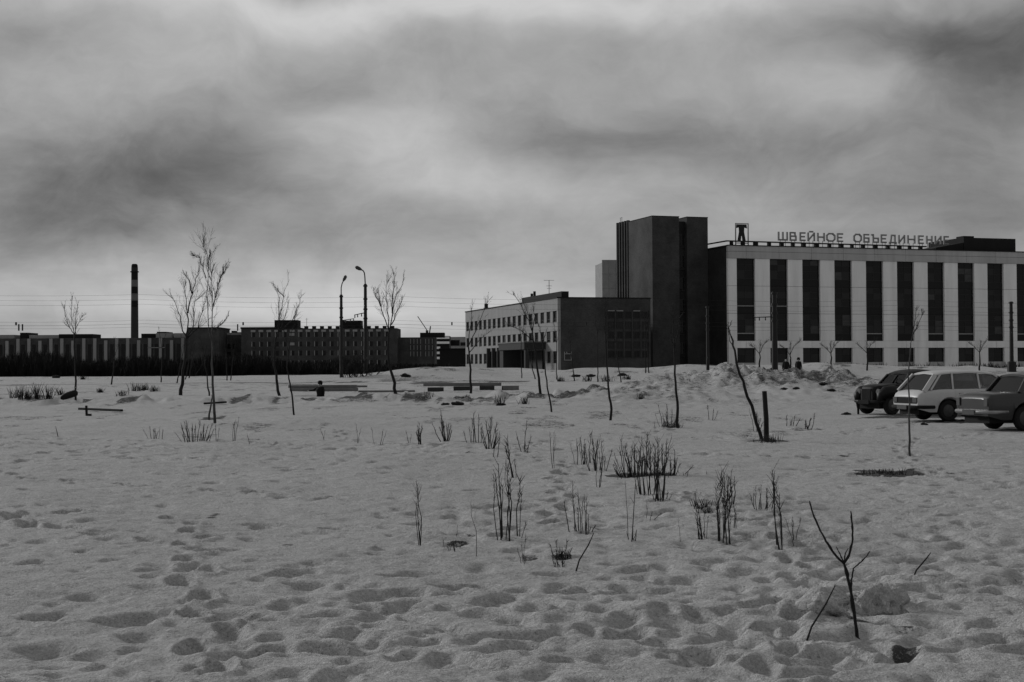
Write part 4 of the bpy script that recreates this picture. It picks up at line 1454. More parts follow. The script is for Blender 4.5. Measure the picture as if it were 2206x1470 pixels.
# forked shoot in the foreground
g = gxy(1847, 1374)
fk = empty('forked_shoot', g, 0, 'dark forked shoot with two long curved arms in the near snow', 'shoot')
k = g.y / F


def FP(x, y, off=0):
    p = at(x, y, g.y)
    return Vector((p.x - g.x, off, p.z - g.z))


def shoot(name, pts, w0, w1, offs=0.0):
    n = len(pts)
    P3, RR_ = [], []
    for i in range(n - 1):
        for q in range(4):
            t_ = i + q / 4
            x = pts[i][0] + (pts[i + 1][0] - pts[i][0]) * q / 4
            y = pts[i][1] + (pts[i + 1][1] - pts[i][1]) * q / 4
            P3.append(FP(x + st.uniform(-.7, .7), y, offs * t_ / (n - 1)))
            RR_.append((w0 + (w1 - w0) * t_ / (n - 1)) * k / 2 * st.choice((.82, .9, .95, 1.0, 1.25)))
    P3.append(FP(*pts[-1], offs))
    RR_.append(w1 * k / 2 * .6)
    mb = MB().tube(P3, RR_, 8)
    for i in range(3, len(P3) - 1, 4):
        d_ = (P3[i + 1] - P3[i]).normalized()
        e_ = (d_ + rnd_perp(d_, st) * 1.1).normalized()
        mb.tube([P3[i], P3[i] + e_ * st.uniform(2, 6) * k], [w1 * k * .3, w1 * k * .16], 4)
    mb.build(name, 'bark', fk, smooth=True)


shoot('trunk', [(1849, 1385), (1847, 1374), (1840, 1320), (1832, 1270), (1825, 1238), (1818, 1213)], 9, 6.5)
shoot('limb', [(1819, 1216), (1800, 1196), (1783, 1168), (1769, 1140), (1757, 1108), (1752, 1083)], 6, 3.6, .12)
shoot('limb', [(1818, 1213), (1828, 1195), (1833, 1160), (1830, 1125), (1825, 1098)], 6, 3.6, -.10)
shoot('limb', [(1834, 1280), (1833, 1250), (1836, 1223), (1852, 1208), (1862, 1196), (1868, 1184)], 4.5, 2.6, -.08)
shoot('side_shoot', [(1818, 1212), (1808, 1190), (1801, 1178)], 3, 1.8)
shoot('side_shoot', [(1819, 1210), (1822, 1190), (1828, 1182)], 3, 1.8)
shoot('side_shoot', [(1846, 1370), (1838, 1320), (1834, 1290)], 4, 2.6)

# lumps of frozen snow thrown up beside it
def clod(name, px, py, sx, sy, sz, seed, label, material='snow'):
    import bmesh
    g_ = gxy(px, py)
    bm = bmesh.new()
    bmesh.ops.create_icosphere(bm, subdivisions=4, radius=1)
    rr = np.random.default_rng(seed)
    o3 = rr.random(3) * 50
    for v in bm.verts:
        c = np.array(v.co) * 1.7 + o3
        n_ = float(vnoise(np.array([c[0] + c[2] * .7]), np.array([c[1] - c[2] * .6]), seed)[0])
        n2_ = float(vnoise(np.array([c[0] * 2.7 + c[2]]), np.array([c[1] * 2.7 - c[2] * 2]), seed + 1)[0])
        n3_ = float(vnoise(np.array([c[0] * 6 + c[2] * 3]), np.array([c[1] * 6 - c[2] * 5]), seed + 2)[0])
        v.co *= 1 + .42 * n_ + .26 * n2_ + .12 * n3_
        v.co.x *= sx
        v.co.y *= sy
        v.co.z *= sz
    me_ = bpy.data.meshes.new(name)
    bm.to_mesh(me_)
    bm.free()
    me_.materials.append(MAT[material])
    me_.polygons.foreach_set('use_smooth', [True] * len(me_.polygons))
    o = link(name, me_, None, g_ + Vector((0, 0, sz * .35)))
    return tag(o, label, 'snow lump')


clod('snow_lump', 1905, 1315, .15, .11, .125, 3, 'upright frozen snow lump beside the forked shoot')
clod('snow_lump', 1783, 1318, .15, .11, .09, 8, 'broken snow lump behind the long leaning stick')
clod('snow_lump', 1860, 1290, .09, .08, .045, 14, 'flat snow lump between the two larger lumps')

# ------------------------------------------------------------------ grass tufts
def tuft(px, py, wpx, hpx, n, label, group):
    g_ = gxy(px, py)
    k_ = g_.y / F
    mb = MB()
    for _ in range(n):
        x, y = st.gauss(0, .3) * wpx * k_, st.gauss(0, .3) * wpx * k_
        h_ = hpx * k_ * st.uniform(.4, 1.0)
        zz = gz(g_.x + x, g_.y + y) - g_.z - .03
        e = Vector((x + st.gauss(0, .28) * h_, y + st.gauss(0, .28) * h_, zz + h_))
        b = Vector((x, y, zz))
        ww_ = max(.006, .55 * k_)
        mb.tube([b, b.lerp(e, .5) + Vector((0, 0, h_ * .08)), e], [ww_, ww_ * .8, ww_ * .3], 3, cap=False)
    o = mb.build('grass_tuft', 'grass')
    o.location = g_
    return tag(o, label, 'grass', group)


TG = 'dead grass tufts in the snow'
for px, py, wpx, hpx in ((35, 858, 22, 30), (48, 860, 18, 32), (62, 860, 14, 26), (80, 860, 8, 40), (103, 860, 16, 34), (130, 852, 14, 20)):
    tuft(px, py, wpx, hpx, 36, 'dead grass tuft in the row beside the black sack', TG)
for px, py, wpx, hpx in ((262, 852, 22, 14), (295, 843, 26, 22), (310, 841, 16, 18), (333, 844, 18, 16), (216, 846, 10, 12), (178, 818, 10, 10)):
    tuft(px, py, wpx, hpx, 40, 'low dark grass tuft on the open snow behind the fallen plank', TG)
for px, py, wpx, hpx in ((1075, 870, 20, 24), (1128, 871, 20, 20), (920, 858, 30, 10), (1000, 858, 24, 9), (1208, 822, 14, 14), (1265, 822, 18, 16), (1305, 822, 20, 16), (1350, 818, 16, 14), (1380, 860, 12, 18)):
    tuft(px, py, wpx, hpx, 36, 'small grass tuft along the dirty snow ridge', TG)
tuft(1910, 1020, 80, 16, 160, 'long dark grass cushion in the snow before the spotted trunk', TG)['kind'] = 'stuff'
tuft(1398, 1026, 110, 13, 150, 'dark grass mat under the broad stand of stems', TG)['kind'] = 'stuff'
tuft(1212, 1203, 36, 26, 60, 'dark drooping grass in the hollow by the broken stems', TG)
tuft(1655, 953, 44, 22, 90, 'dark earth and grass collar round the short post', TG)['kind'] = 'stuff'
tuft(1515, 1098, 40, 24, 60, 'dark rounded tussock with splayed blades', TG)['kind'] = 'stuff'
tuft(1447, 922, 36, 20, 70, 'dead grass round the straight sapling before the stair tower', TG)

# ------------------------------------------------------------------ things lying about
g = gxy(1651, 951)
o = MB().tube([(0, 0, -.2), (.0, 0, .5), (-.035, 0, at(1648, 843, g.y).z - g.z)], [.062, .058, .054], 9).build('short_post', 'wood', None, smooth=True, sharp=50)
o.location = g
tag(o, 'short thick dark post beside the leaning tree', 'post')


def plank(pa, pb_, wd, th, label, name='plank', lift=0.0, material='wood'):
    a, b = gxy(*pa), gxy(*pb_)
    b = Vector((b.x, b.y, gz(b.x, b.y)))
    b = a + (b - a)
    o = MB().bar((0, 0, th / 2 + lift), tuple((b - a) + Vector((0, 0, th / 2 + lift))), wd, th).build(name, material)
    o.location = a
    return tag(o, label, 'plank')


plank((171, 886), (262, 890), .12, .09, 'narrow plank lying on the snow past the leaning stake', lift=.05)
plank((441, 874), (486, 871), .12, .08, 'short board lying behind the tallest birch', lift=.05)
g = gxy(187, 896)
o = MB().bar((0, 0, -.1), (-.02, 0, .37), .07).build('wooden_stake', 'wood')
o.location = g
tag(o, 'short wooden stake driven in beside the narrow plank', 'stake')
MB().box(-.02, .16, -.06, .06, -.05, .07).build('clod', 'grass', o)

# black sack leaning on the sapling
a = gxy(131, 866)
vd = Vector((35 * a.y / F, .1, 9 * a.y / F))
sk = MB().tube([Vector((0, 0, .14)), vd * .08 + Vector((0, 0, .17)), vd * .25 + Vector((0, 0, .20)), vd * .5 + Vector((0, 0, .22)), vd * .75 + Vector((0, 0, .23)), vd * .93 + Vector((0, 0, .24)), vd * 1.0 + Vector((0, 0, .25))],
               [.05, .12, .155, .165, .165, .14, .04], 12).build('black_sack', 'sack', None, smooth=True)
sk.location = a
tag(sk, 'black tied sack slumped against the sapling foot', 'sack')

# concrete beams: a long pile and a pile on blocks
def beam(px0, px1, pyb, pyt, Y, dep, label, material='concrete', name='concrete_girder', zbase=None):
    a, b, t = at(px0, pyb, Y), at(px1, pyb, Y), at(px0, pyt, Y)
    z0 = max(gz(a.x, Y), gz(b.x, Y), gz((a.x + b.x) / 2, Y)) - .02 if zbase is None else zbase
    hh_ = max(.12, t.z - a.z)
    L_ = b.x - a.x
    mb = MB()
    n = 8
    for i in range(n):
        pass
    c_ = .03
    mb.add([(0, 0, c_), (0, c_, 0), (0, dep - c_, 0), (0, dep, c_), (0, dep, hh_ - c_), (0, dep - c_, hh_), (0, c_, hh_), (0, 0, hh_ - c_),
            (L_, 0, c_), (L_, c_, 0), (L_, dep - c_, 0), (L_, dep, c_), (L_, dep, hh_ - c_), (L_, dep - c_, hh_), (L_, c_, hh_), (L_, 0, hh_ - c_)],
           [tuple(range(7, -1, -1)), tuple(range(8, 16))] + [(i, (i + 1) % 8, (i + 1) % 8 + 8, i + 8) for i in range(8)])
    o = mb.build(name, material)
    o.location = (a.x, Y, z0)
    tag(o, label, 'beam' if name == 'concrete_girder' else 'block', 'concrete pieces piled on the field')
    return z0 + hh_


YB = 97
z1 = beam(624, 770, 839, 831.5, YB, .5, 'long lower concrete beam behind the person in dark coat')
beam(621, 768, 831, 825, YB + .3, .4, 'upper concrete beam resting on the long lower one', zbase=z1 + .004)
beam(678, 790, 823, 819, YB + 16, .5, 'farthest concrete beam, half buried behind the pile')
beam(772, 893, 839, 834.5, YB + .5, .5, 'low concrete beam stretching on from the long pile')
zb_ = 0
for i, (a_, b_) in enumerate(((921, 955), (977, 1013), (1033, 1065), (1081, 1100))):
    zb_ = max(zb_, beam(a_, b_, 840, 831, YB, .6, 'square dark concrete block propping the slab', 'concrete_dark', 'concrete_block'))
beam(912, 1080, 830, 823, YB + .1, .45, 'long concrete slab laid across square blocks', zbase=zb_ + .004)
beam(1083, 1118, 839, 829, YB - .4, .4, 'short end piece beyond the slab on blocks', name='concrete_block')
sl = MB()
for sx_ in (0, 1):
    pass
# jagged dark snag beside the black car
g = gxy(1849, 893)
sn = empty('broken_snag', g, 0, 'jagged dark broken stump beside the black car', 'stump')
k = g.y / F
MB().tube([(0, 0, -.1), (.0, 0, 12 * k), (-.01, 0, 26 * k)], [2.2 * k, 2.6 * k, 4.6 * k], 7).build('trunk', 'wood', sn)
MB().tube([(-.01, 0, 24 * k), (-4 * k, .02, 34 * k), (-7 * k, .03, 38 * k)], [4 * k, 2.5 * k, .6 * k], 5).build('splinter', 'wood', sn)
MB().tube([(-.01, 0, 24 * k), (2 * k, 0, 38 * k), (2.5 * k, 0, 49 * k)], [4 * k, 3 * k, .6 * k], 5).build('splinter', 'wood', sn)
MB().tube([(.0, 0, 22 * k), (6 * k, 0, 34 * k), (9 * k, 0, 37 * k)], [3 * k, 2.2 * k, .6 * k], 5).build('splinter', 'wood', sn)
# dark clods of earth
CGp = 'clods of earth scattered in the snow'
for px, py, s_ in ((1823, 894, .09), (1990, 916, .06), (1690, 840, .12), (1715, 838, .10), (1772, 830, .16), (1790, 843, .14), (1665, 797, .25), (1080, 874, .12), (985, 873, .16), (960, 873, .10), (120, 815, .5), (875, 812, .35), (1340, 810, .3), (1240, 812, .3), (1272, 812, .3)):
    o = clod('earth_clod', px, py, s_ * 1.4, s_, s_ * .6, int(px), 'dark lump of earth ' + ('beside the parked cars' if px > 1800 else 'on the spoil heap' if px > 1500 else 'in the street bank snow' if py < 820 else 'on the dirty snow ridge'), 'wood')
    o['group'] = CGp
    o['category'] = 'clod'


# ------------------------------------------------------------------ people
def person(loc, rz, label, joints, extra_r=1.0, material='cloth', hat=True, scale=1.0, group=None):
    """joints: dict name -> (x, y, z); one skinned mesh, head and hands coloured as skin"""
    J = {'pelvis': (0, 0, .95), 'waist': (0, 0, 1.08), 'chest': (0, .0, 1.32), 'neck': (0, 0, 1.47), 'head0': (0, -.02, 1.56), 'head1': (0, -.02, 1.68),
         'shl': (-.19, 0, 1.40), 'shr': (.19, 0, 1.40), 'ell': (-.26, 0, 1.12), 'elr': (.26, 0, 1.12), 'wrl': (-.27, -.08, .87), 'wrr': (.27, -.08, .87),
         'hal': (-.27, -.10, .80), 'har': (.27, -.10, .80),
         'hil': (-.10, 0, .90), 'hir': (.10, 0, .90), 'knl': (-.11, -.03, .50), 'knr': (.11, -.03, .50), 'anl': (-.11, 0, .09), 'anr': (.11, 0, .09), 'tol': (-.12, -.17, .04), 'tor': (.12, -.17, .04)}
    J.update(joints)
    E = [('pelvis', 'waist'), ('waist', 'chest'), ('chest', 'neck'), ('neck', 'head0'), ('head0', 'head1'), ('chest', 'shl'), ('chest', 'shr'), ('shl', 'ell'), ('shr', 'elr'), ('ell', 'wrl'), ('elr', 'wrr'),
         ('wrl', 'hal'), ('wrr', 'har'), ('pelvis', 'hil'), ('pelvis', 'hir'), ('hil', 'knl'), ('hir', 'knr'), ('knl', 'anl'), ('knr', 'anr'), ('anl', 'tol'), ('anr', 'tor')]
    RR = {'pelvis': .17, 'waist': .165, 'chest': .185, 'neck': .065, 'head0': .088, 'head1': .095, 'shl': .10, 'shr': .10, 'ell': .065, 'elr': .065, 'wrl': .045, 'wrr': .045, 'hal': .034, 'har': .034,
          'hil': .11, 'hir': .11, 'knl': .075, 'knr': .075, 'anl': .055, 'anr': .055, 'tol': .04, 'tor': .04}
    names = list(J)
    vsx = [Vector(J[n]) for n in names]
    rs = [RR[n] for n in names]
    es = [(names.index(a_), names.index(b_)) for a_, b_ in E]
    for s_, h_, wr in (('l', 'hal', 'wrl'), ('r', 'har', 'wrr')):
        hv, wv = Vector(J[h_]), Vector(J[wr])
        d = (hv - wv).normalized()
        sd_ = d.cross(Vector((0, 1, .2))).normalized()
        for f_, (o_, l_) in enumerate(((-.03, .075), (-.01, .088), (.01, .084), (.03, .066), (-.045, .05))):
            root_ = hv + sd_ * o_ - (d * .03 if f_ == 4 else Vector())
            i0 = len(vsx)
            vsx += [root_, root_ + d * l_ * .55 + sd_ * (o_ * (1.2 if f_ == 4 else .2)), root_ + d * l_ + Vector((0, -.02, 0)) + sd_ * (o_ * (1.5 if f_ == 4 else .2))]
            rs += [.011, .010, .008]
            es += [(names.index(h_), i0), (i0, i0 + 1), (i0 + 1, i0 + 2)]
    me_ = bpy.data.meshes.new('body')
    me_.from_pydata([tuple(v) for v in vsx], es, [])
    tmp = bpy.data.objects.new('body', me_)
    col.objects.link(tmp)
    md = tmp.modifiers.new('skin', 'SKIN')
    for i, sv in enumerate(me_.skin_vertices[0].data):
        r_ = rs[i] * (extra_r if names[i] not in ('head0', 'head1', 'neck') else 1.0) if i < len(names) else rs[i]
        sv.radius = (r_, r_ * .85)
        sv.use_root = (i == 0)
    sb_ = tmp.modifiers.new('sub', 'SUBSURF')
    sb_.levels = sb_.render_levels = 1
    dg = bpy.context.evaluated_depsgraph_get()
    dg.update()
    nm = bpy.data.meshes.new_from_object(tmp.evaluated_get(dg))
    bpy.data.objects.remove(tmp, do_unlink=True)
    nm.materials.clear()
    nm.materials.append(MAT[material])
    nm.materials.append(MAT['skin'])
    hd = (Vector(J['head0']) + Vector(J['head1'])) / 2
    for p in nm.polygons:
        p.use_smooth = True
        c_ = p.center
        if (c_ - hd).length < .155 and c_.z > J['neck'][2] - .02:
            p.material_index = 1
        elif min((c_ - Vector(J['hal'])).length, (c_ - Vector(J['har'])).length) < .075:
            p.material_index = 1
    root = empty('person', loc, rz, label, 'person', group)
    root.scale = (scale,) * 3
    link('body', nm, root)
    h1 = Vector(J['head1'])
    if hat:
        MB().tube([h1 + Vector((0, .0, -.06)), h1 + Vector((0, 0, 0)), h1 + Vector((0, 0, .07)), h1 + Vector((0, 0, .12)), h1 + Vector((0, 0, .135))], [.128, .138, .13, .09, .02], 14).build('fur_hat', 'cloth', root, smooth=True)
        for s_ in (-1, 1):
            MB().tube([h1 + Vector((s_ * .105, .01, -.02)), h1 + Vector((s_ * .10, .0, -.12))], [.045, .03], 8).build('ear_flap', 'cloth', root, smooth=True)
    f0 = (Vector(J['head0']) + h1) / 2
    for s_ in (-1, 1):
        MB().tube([f0 + Vector((s_ * .035, -.098, .02)), f0 + Vector((s_ * .035, -.088, .02))], [.010, .012], 6).build('eye', 'carblack', root)
    MB().tube([f0 + Vector((0, -.085, .03)), f0 + Vector((0, -.115, -.015)), f0 + Vector((0, -.085, -.025))], [.010, .016, .012], 6).build('nose', 'skin', root, smooth=True)
    MB().tube([f0 + Vector((-.025, -.093, -.055)), f0 + Vector((.025, -.093, -.055))], [.006, .006], 5).build('mouth', 'cloth2', root)
    pz = Vector(J['pelvis'])
    wz = Vector(J['chest'])
    MB().tube([pz + Vector((0, 0, -.38)), pz + Vector((0, 0, -.1)), Vector(J['waist']), wz, wz + Vector((0, 0, .09))], [.25, .225, .205, .225, .16], 14).build('coat', material, root, smooth=True)
    return root


pz = gz(PXm, PY)
person((PXm, PY, pz), R(-38), 'person in dark coat and fur hat holding out one arm in a hollow', {'ell': (-.42, -.12, 1.27), 'wrl': (-.66, -.22, 1.24), 'hal': (-.73, -.25, 1.235), 'chest': (0, -.05, 1.31), 'shl': (-.19, -.06, 1.40)}, 1.1)
for px, Y, rz, lb_, mt_, hat in ((1693, 118, 170, 'broad person in black behind the heap, back turned', 'cloth', False), (1720, 120, 150, 'smaller person in black with a round hat behind the heap', 'cloth', True)):
    p = at(px, 780, Y)
    person((p.x, Y, gz(p.x, Y)), R(rz), lb_, {}, 1.15 if not hat else 1.0, mt_, hat, 1.0)


# ------------------------------------------------------------------ cars
def lerp_tab(tab, x):
    tab = sorted(tab)
    xs_, vs_ = [a for a, _ in tab], [b for _, b in tab]
    return float(np.interp(x, xs_, vs_))


def car(name, label, sp, wheel_px, ang, sink=0.0, tail=False):
    g_ = gxy(*wheel_px)
    rot = ang if tail else math.pi + ang
    c_, s_ = math.cos(rot), math.sin(rot)
    fx, fy = (sp['axles'][1], -sp['track']) if tail else (sp['axles'][0], sp['track'])
    loc = Vector((g_.x - (c_ * fx - s_ * fy), g_.y - (s_ * fx + c_ * fy), g_.z - sink))
    root = empty(name, loc, rot, label, 'car')
    paint = sp['paint']
    wr, ar = sp['wr'], sp['wr'] + .055
    x0, x1 = sp['x'][0], sp['x'][1]
    N_ = 84
    xs_ = [x0 + (x1 - x0) * i / N_ for i in range(N_ + 1)]

    def prof(x):
        zt, hw_ = lerp_tab(sp['top'], x), lerp_tab(sp['hw'], x)
        zb = sp.get('sill', .25)
        zb += .10 * max(0, (abs(x - (x0 + x1) / 2) / ((x1 - x0) / 2) - .82) / .18)
        for ax in sp['axles']:
            d_ = abs(x - ax)
            if d_ < ar and sp.get('arch', True):
                zb = max(zb, wr + math.sqrt(ar * ar - d_ * d_))
        zm = max(.56, zb + .04)
        z2 = max(zt - .13, zm + .02)
        return [(hw_ * .94, zb), (hw_, zm), (hw_ * .99, z2), (hw_ * .965, zt - .045), (hw_ * .90, zt - .008), (hw_ * .5, zt + .018), (0, zt + .025)]
    mb = MB()
    ring = []
    for x in xs_:
        pr = prof(x)
        ring.append([(x, y, z) for y, z in pr] + [(x, -y, z) for y, z in reversed(pr[:-1])])
    n_ = len(ring[0])
    vs_ = [p for r_ in ring for p in r_]
    fs_ = []
    for i in range(N_):
        for j in range(n_ - 1):
            fs_.append((i * n_ + j, i * n_ + j + 1, (i + 1) * n_ + j + 1, (i + 1) * n_ + j))
    fs_.append(tuple(range(n_)))
    fs_.append(tuple(range(N_ * n_ + n_ - 1, N_ * n_ - 1, -1)))
    mb.add(vs_, fs_)
    mb.build('body', paint, root, smooth=True, sharp=42)
    MB().box(x0 + .12, x1 - .12, -sp['track'] + .12, sp['track'] - .12, .20, .58).build('underbody', 'carblack', root)

    def side_y(x, z):
        pr = prof(x)
        return float(np.interp(z, [p[1] for p in pr[:5]], [p[0] for p in pr[:5]]))
    # doors: shell patches a few millimetres proud, with handles
    for (da, db_) in sp.get('doors', []):
        for sg_ in (1, -1):
            m2 = MB()
            nx, nz_ = 8, 6
            pts = []
            for i in range(nx + 1):
                x = da + (db_ - da) * i / nx
                for j in range(nz_ + 1):
                    zt = lerp_tab(sp['top'], x)
                    zb = max(sp.get('sill', .25) + .06, prof(x)[0][1] + .05)
                    z = zb + (zt - .05 - zb) * j / nz_
                    pts.append((x, sg_ * (side_y(x, z) + .007), z))
            q = [(i * (nz_ + 1) + j, (i + 1) * (nz_ + 1) + j, (i + 1) * (nz_ + 1) + j + 1, i * (nz_ + 1) + j + 1) for i in range(nx) for j in range(nz_)]
            m2.add(pts, q if sg_ < 0 else [tuple(reversed(t)) for t in q])
            d_ = m2.build('door', paint, root, smooth=True)
            hx = da + .12
            hy = sg_ * (side_y(hx, .80) + .02)
            MB().box(hx, hx + .14, hy - .012, hy + .012, .79, .82).build('handle', 'chrome', d_)
    # wheels
    for ax in sp['axles']:
        for sg_ in (1, -1):
            wy = sg_ * sp['track']
            t_ = MB()
            prof_ = [(-.08, wr * .62), (-.085, wr * .9), (-.05, wr), (.05, wr), (.085, wr * .9), (.08, wr * .62)]
            seg = 28
            vv, ff = [], []
            for a_ in range(seg):
                th_ = 2 * math.pi * a_ / seg
                for yy, rr in prof_:
                    vv.append((ax + rr * math.cos(th_), wy + yy, wr + rr * math.sin(th_)))
            m_ = len(prof_)
            for a_ in range(seg):
                b_ = (a_ + 1) % seg
                for q in range(m_):
                    q2 = (q + 1) % m_
                    ff.append((a_ * m_ + q, a_ * m_ + q2, b_ * m_ + q2, b_ * m_ + q))
            t_.add(vv, ff)
            ty = t_.build('wheel', 'rubber', root, smooth=True, sharp=40)
            oy_ = wy + sg_ * .05
            MB().tube([(ax, wy - sg_ * .05, wr), (ax, oy_, wr), (ax, oy_ + sg_ * .02, wr)], [wr * .62, wr * .60, wr * .36], 20).build('rim', 'hub', ty, smooth=True, sharp=30)
    # greenhouse
    gh = sp['gh']
    hb, hr = gh['hb'], gh['hr']
    rf = MB()
    rx = [gh['atop'][0] + (gh['ctop'][0] - gh['atop'][0]) * i / 16 for i in range(17)]
    rings = []
    for x in rx:
        z = lerp_tab(gh['roof'], x)
        tr_ = [(hr + .02, z - .085), (hr + .015, z - .05), (hr * .88, z - .012), (hr * .5, z + .012), (0, z + .018)]
        bt_ = [(0, z - .03), (hr * .8, z - .055), (hr - .02, z - .085)]
        rg = [(x, y, zz) for y, zz in tr_] + [(x, -y, zz) for y, zz in reversed(tr_[:-1])] + [(x, -y, zz) for y, zz in reversed(bt_[1:])] + [(x, y, zz) for y, zz in bt_]
        rings.append(rg)
    m_ = len(rings[0])
    ff = []
    for i in range(16):
        for j in range(m_):
            j2 = (j + 1) % m_
            ff.append((i * m_ + j, i * m_ + j2, (i + 1) * m_ + j2, (i + 1) * m_ + j))
    ff += [tuple(range(m_ - 1, -1, -1)), tuple(range(16 * m_, 17 * m_))]
    rf.add([p for r_ in rings for p in r_], ff)
    rf.build('roof', paint, root, smooth=True, sharp=50)

    def B(x, sg_, off=0):
        return Vector((x, sg_ * (hb + off), lerp_tab(sp['top'], x) - .01))

    def T(x, sg_, off=0):
        return Vector((x, sg_ * (hr + off), lerp_tab(gh['roof'], x) - .06))
    pil = [(gh['abase'], gh['atop'][0])] + gh['pillars'] + [(gh['cbase'], gh['ctop'][0])]
    for i, (xb, xt) in enumerate(pil):
        wdt = .075 if i in (0,) else (gh.get('cw', .10) if i == len(pil) - 1 else .05)
        for sg_ in (1, -1):
            a_, b_ = B(xb, sg_, -.01), T(xt, sg_)
            MB().bar(a_, b_, .05, wdt, side=(1, 0, 0)).build('pillar', paint, root)
    for i in range(len(pil) - 1):
        for sg_ in (1, -1):
            q = [B(pil[i][0], sg_, -.012), B(pil[i + 1][0], sg_, -.012), T(pil[i + 1][1], sg_, -.012), T(pil[i][1], sg_, -.012)]
            MB().slab(q, .006).build('side_window', 'car_glass', root)
    MB().slab([B(gh['abase'], 1, -.03), B(gh['abase'], -1, -.03), T(gh['atop'][0], -1, -.02), T(gh['atop'][0], 1, -.02)], .006).build('windscreen', 'car_glass', root)
    MB().slab([B(gh['cbase'], -1, -.03), B(gh['cbase'], 1, -.03), T(gh['ctop'][0], 1, -.02), T(gh['ctop'][0], -1, -.02)], .006).build('rear_window', 'car_glass', root)
    if gh.get('split'):
        a_, b_ = B(gh['abase'], 0), T(gh['atop'][0], 0)
        a_.y = b_.y = 0
        MB().bar(a_ + Vector((.02, 0, 0)), b_ + Vector((.02, 0, 0)), .04).build('pillar', paint, root)
    bz = lerp_tab(sp['top'], -.2)
    for sg_ in (1, -1):
        MB().box(-.28, -.14, sg_ * .35 - .24, sg_ * .35 + .24, bz - .2, bz + .22).build('seat', 'seat', root)
    MB().box(-1.05, -.93, -.52, .52, bz - .2, bz + .17).build('seat', 'seat', root)
    pts = [(.52 + .05 * math.cos(a_ * math.pi / 8), .35 + .19 * math.sin(a_ * math.pi / 8), bz + .02 + .17 * math.cos(a_ * math.pi / 8)) for a_ in range(17)]
    MB().tube(pts, .014, 5, cap=False).build('steering_wheel', 'carblack', root)
    # front
    f = sp['front']
    fx_ = x1
    gr = MB()
    w2 = f['gw']
    gr.box(fx_ - .02, fx_ + .012, -w2, w2, f['g0'], f['g1'])
    gp = gr.build('grille', 'carblack', root)
    for k_ in range(f.get('bars', 5)):
        if f.get('vert'):
            y = -w2 + .03 + (2 * w2 - .06) * k_ / (f['bars'] - 1)
            MB().box(fx_ + .013, fx_ + .022, y - .008, y + .008, f['g0'] + .02, f['g1'] - .02).build('grille_bar', 'paint_grey', gp)
        else:
            z = f['g0'] + .02 + (f['g1'] - f['g0'] - .04) * k_ / (f['bars'] - 1)
            MB().box(fx_ + .013, fx_ + .022, -w2 + .02, w2 - .02, z - .006, z + .006).build('grille_bar', 'paint_grey', gp)
    for sg_ in (1, -1):
        hx, hy, hz, hr_ = f['lamp']
        MB().tube([(hx - .10, sg_ * hy, hz), (hx, sg_ * hy, hz), (hx + .02, sg_ * hy, hz)], [hr_ * .9, hr_, hr_ * .8], 16).build('headlight', 'lamp_glass', root, smooth=True, sharp=40)
    if f.get('bumper'):
        bx_, bz_, bw_ = f['bumper']
        MB().tube([(bx_ - .5, -bw_, bz_), (bx_ - .12, -bw_ * .98, bz_), (bx_, -bw_ * .8, bz_), (bx_ + .03, 0, bz_), (bx_, bw_ * .8, bz_), (bx_ - .12, bw_ * .98, bz_), (bx_ - .5, bw_, bz_)], .05, 8).build('bumper', f.get('bmat', 'chrome'), root, smooth=True)
        MB().box(bx_ + .07, bx_ + .085, -.26, .26, bz_ - .08, bz_ + .05).build('number_plate', 'carblack', root)
    rx_ = x0
    rr = sp['rear']
    if rr.get('panel'):
        z0_, z1_, w_ = rr['panel']
        MB().box(rx_ - .012, rx_ + .03, -w_, w_, z0_, z1_).build('tail_panel', 'carblack', root)
    for sg_ in (1, -1):
        ly, lz, lw_, lh_ = rr['lamp']
        MB().box(rx_ - .03, rx_ + .04, sg_ * ly - lw_, sg_ * ly + lw_, lz - lh_, lz + lh_).build('tail_light', 'tail', root)
    bz_, bw_ = rr['bumper']
    MB().tube([(rx_ + .5, -bw_, bz_), (rx_ + .12, -bw_ * .99, bz_), (rx_ - .04, -bw_ * .85, bz_), (rx_ - .07, 0, bz_), (rx_ - .04, bw_ * .85, bz_), (rx_ + .12, bw_ * .99, bz_), (rx_ + .5, bw_, bz_)], .05, 8).build('bumper', rr.get('bmat', 'chrome'), root, smooth=True)
    MB().box(rx_ - .13, rx_ - .115, -.26, .26, bz_ - .07, bz_ + .05).build('number_plate', 'tail', root)
    for fd in sp.get('fenders', []):
        for sg_ in (1, -1):
            MB().tube([(x, sg_ * y, z) for x, y, z, _ in fd], [r_ for *_, r_ in fd], 14).build('fender', paint, root, smooth=True)
    return root


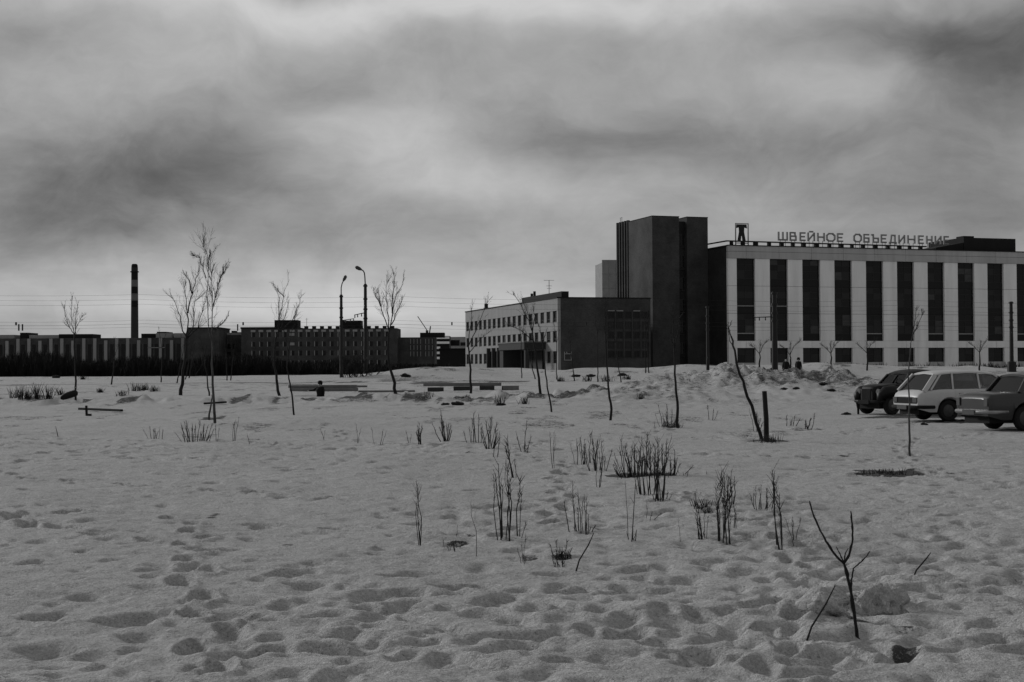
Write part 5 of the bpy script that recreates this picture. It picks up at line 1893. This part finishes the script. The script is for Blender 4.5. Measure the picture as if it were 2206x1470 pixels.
MAT['tail'] = mat('tail', .05, .3, .2, 6.0, spec=.5)
car('parked_car', 'black old rounded saloon with a tall grille, half behind the pale car', dict(
    x=(-1.95, 1.66), paint='paint_black', sill=.32, wr=.33, axles=(1.12, -1.25), track=.60, arch=False,
    top=[(-1.95, .62), (-1.8, .85), (-1.5, .96), (-.9, .98), (.50, 1.00), (.7, 1.01), (1.45, .97), (1.60, .92), (1.66, .80)],
    hw=[(-1.95, .40), (-1.7, .58), (-1.2, .68), (.2, .70), (.50, .66), (.9, .54), (1.45, .40), (1.66, .28)],
    gh=dict(hb=.62, hr=.50, abase=.58, atop=(.28, 1.36), ctop=(-1.05, 1.34), cbase=-1.70, cw=.16, pillars=[(-.22, -.22)], split=True, roof=[(.28, 1.38), (0, 1.46), (-.4, 1.49), (-.8, 1.46), (-1.05, 1.38)]),
    doors=[(-.22, .46), (-1.0, -.26)],
    front=dict(g0=.44, g1=.86, gw=.22, bars=8, vert=True, lamp=(1.58, .47, .76, .10), bumper=(1.72, .44, .60), bmat='paint_black'),
    rear=dict(lamp=(.36, .60, .05, .08), bumper=(.45, .6), bmat='paint_black'),
    fenders=[[(1.60, .54, .44, .08), (1.54, .56, .62, .16), (1.35, .58, .73, .22), (1.05, .58, .76, .23), (.7, .60, .66, .21), (.35, .62, .46, .14), (.1, .62, .36, .06)],
             [(-.65, .60, .40, .08), (-.9, .62, .62, .16), (-1.25, .62, .72, .20), (-1.6, .56, .62, .18), (-1.85, .5, .42, .10)]]),
    (1921, 894), R(27))
car('parked_car', 'pale hatchback car with sloping tail parked between two dark cars', dict(
    x=(-2.14, 2.0), paint='paint_white', sill=.27, wr=.31, axles=(1.24, -1.16), track=.66,
    top=[(-2.14, .70), (-2.10, .80), (-2.0, .86), (-1.85, .91), (-1.5, .94), (.98, .95), (1.5, .935), (1.85, .89), (1.95, .86), (2.0, .78)],
    hw=[(-2.14, .68), (-1.95, .75), (-1.2, .79), (.6, .80), (1.5, .78), (1.85, .74), (2.0, .68)],
    gh=dict(hb=.72, hr=.58, abase=1.0, atop=(.40, 1.40), ctop=(-1.52, 1.37), cbase=-1.95, cw=.13, pillars=[(-1.74, -1.34), (-1.02, -.98), (-.14, -.14)], roof=[(.40, 1.42), (0, 1.465), (-.5, 1.48), (-1.1, 1.46), (-1.4, 1.43), (-1.52, 1.40)]),
    doors=[(-.12, .80), (-.98, -.16)],
    front=dict(g0=.56, g1=.76, gw=.58, bars=4, lamp=(2.01, .50, .66, .085), bumper=(2.06, .46, .76), bmat='carblack'),
    rear=dict(panel=(.52, .70, .62), lamp=(.54, .62, .11, .07), bumper=(.42, .75), bmat='carblack')),
    (2042, 908), R(15), tail=True)
car('parked_car', 'dark grey saloon car with a flat boot lid parked beside the pale hatchback', dict(
    x=(-2.1, 2.0), paint='paint_grey', sill=.28, wr=.32, axles=(1.30, -1.06), track=.66,
    top=[(-2.1, .78), (-2.07, .88), (-2.0, .92), (-1.6, .95), (-1.1, .965), (.88, .965), (1.5, .95), (1.9, .92), (2.0, .80)],
    hw=[(-2.1, .70), (-2.0, .745), (-1.2, .78), (.6, .79), (1.5, .78), (1.9, .74), (2.0, .69)],
    gh=dict(hb=.71, hr=.58, abase=1.0, atop=(.48, 1.36), ctop=(-.92, 1.36), cbase=-1.22, cw=.11, pillars=[(-.80, -.70), (-.10, -.10)], roof=[(.48, 1.39), (0, 1.43), (-.5, 1.435), (-.92, 1.39)]),
    doors=[(-.08, .85), (-.76, -.12)],
    front=dict(g0=.58, g1=.78, gw=.60, bars=5, lamp=(2.01, .54, .69, .08), bumper=(2.06, .47, .76)),
    rear=dict(lamp=(.60, .72, .07, .10), bumper=(.48, .76))),
    (2208, 929), R(15), tail=True)
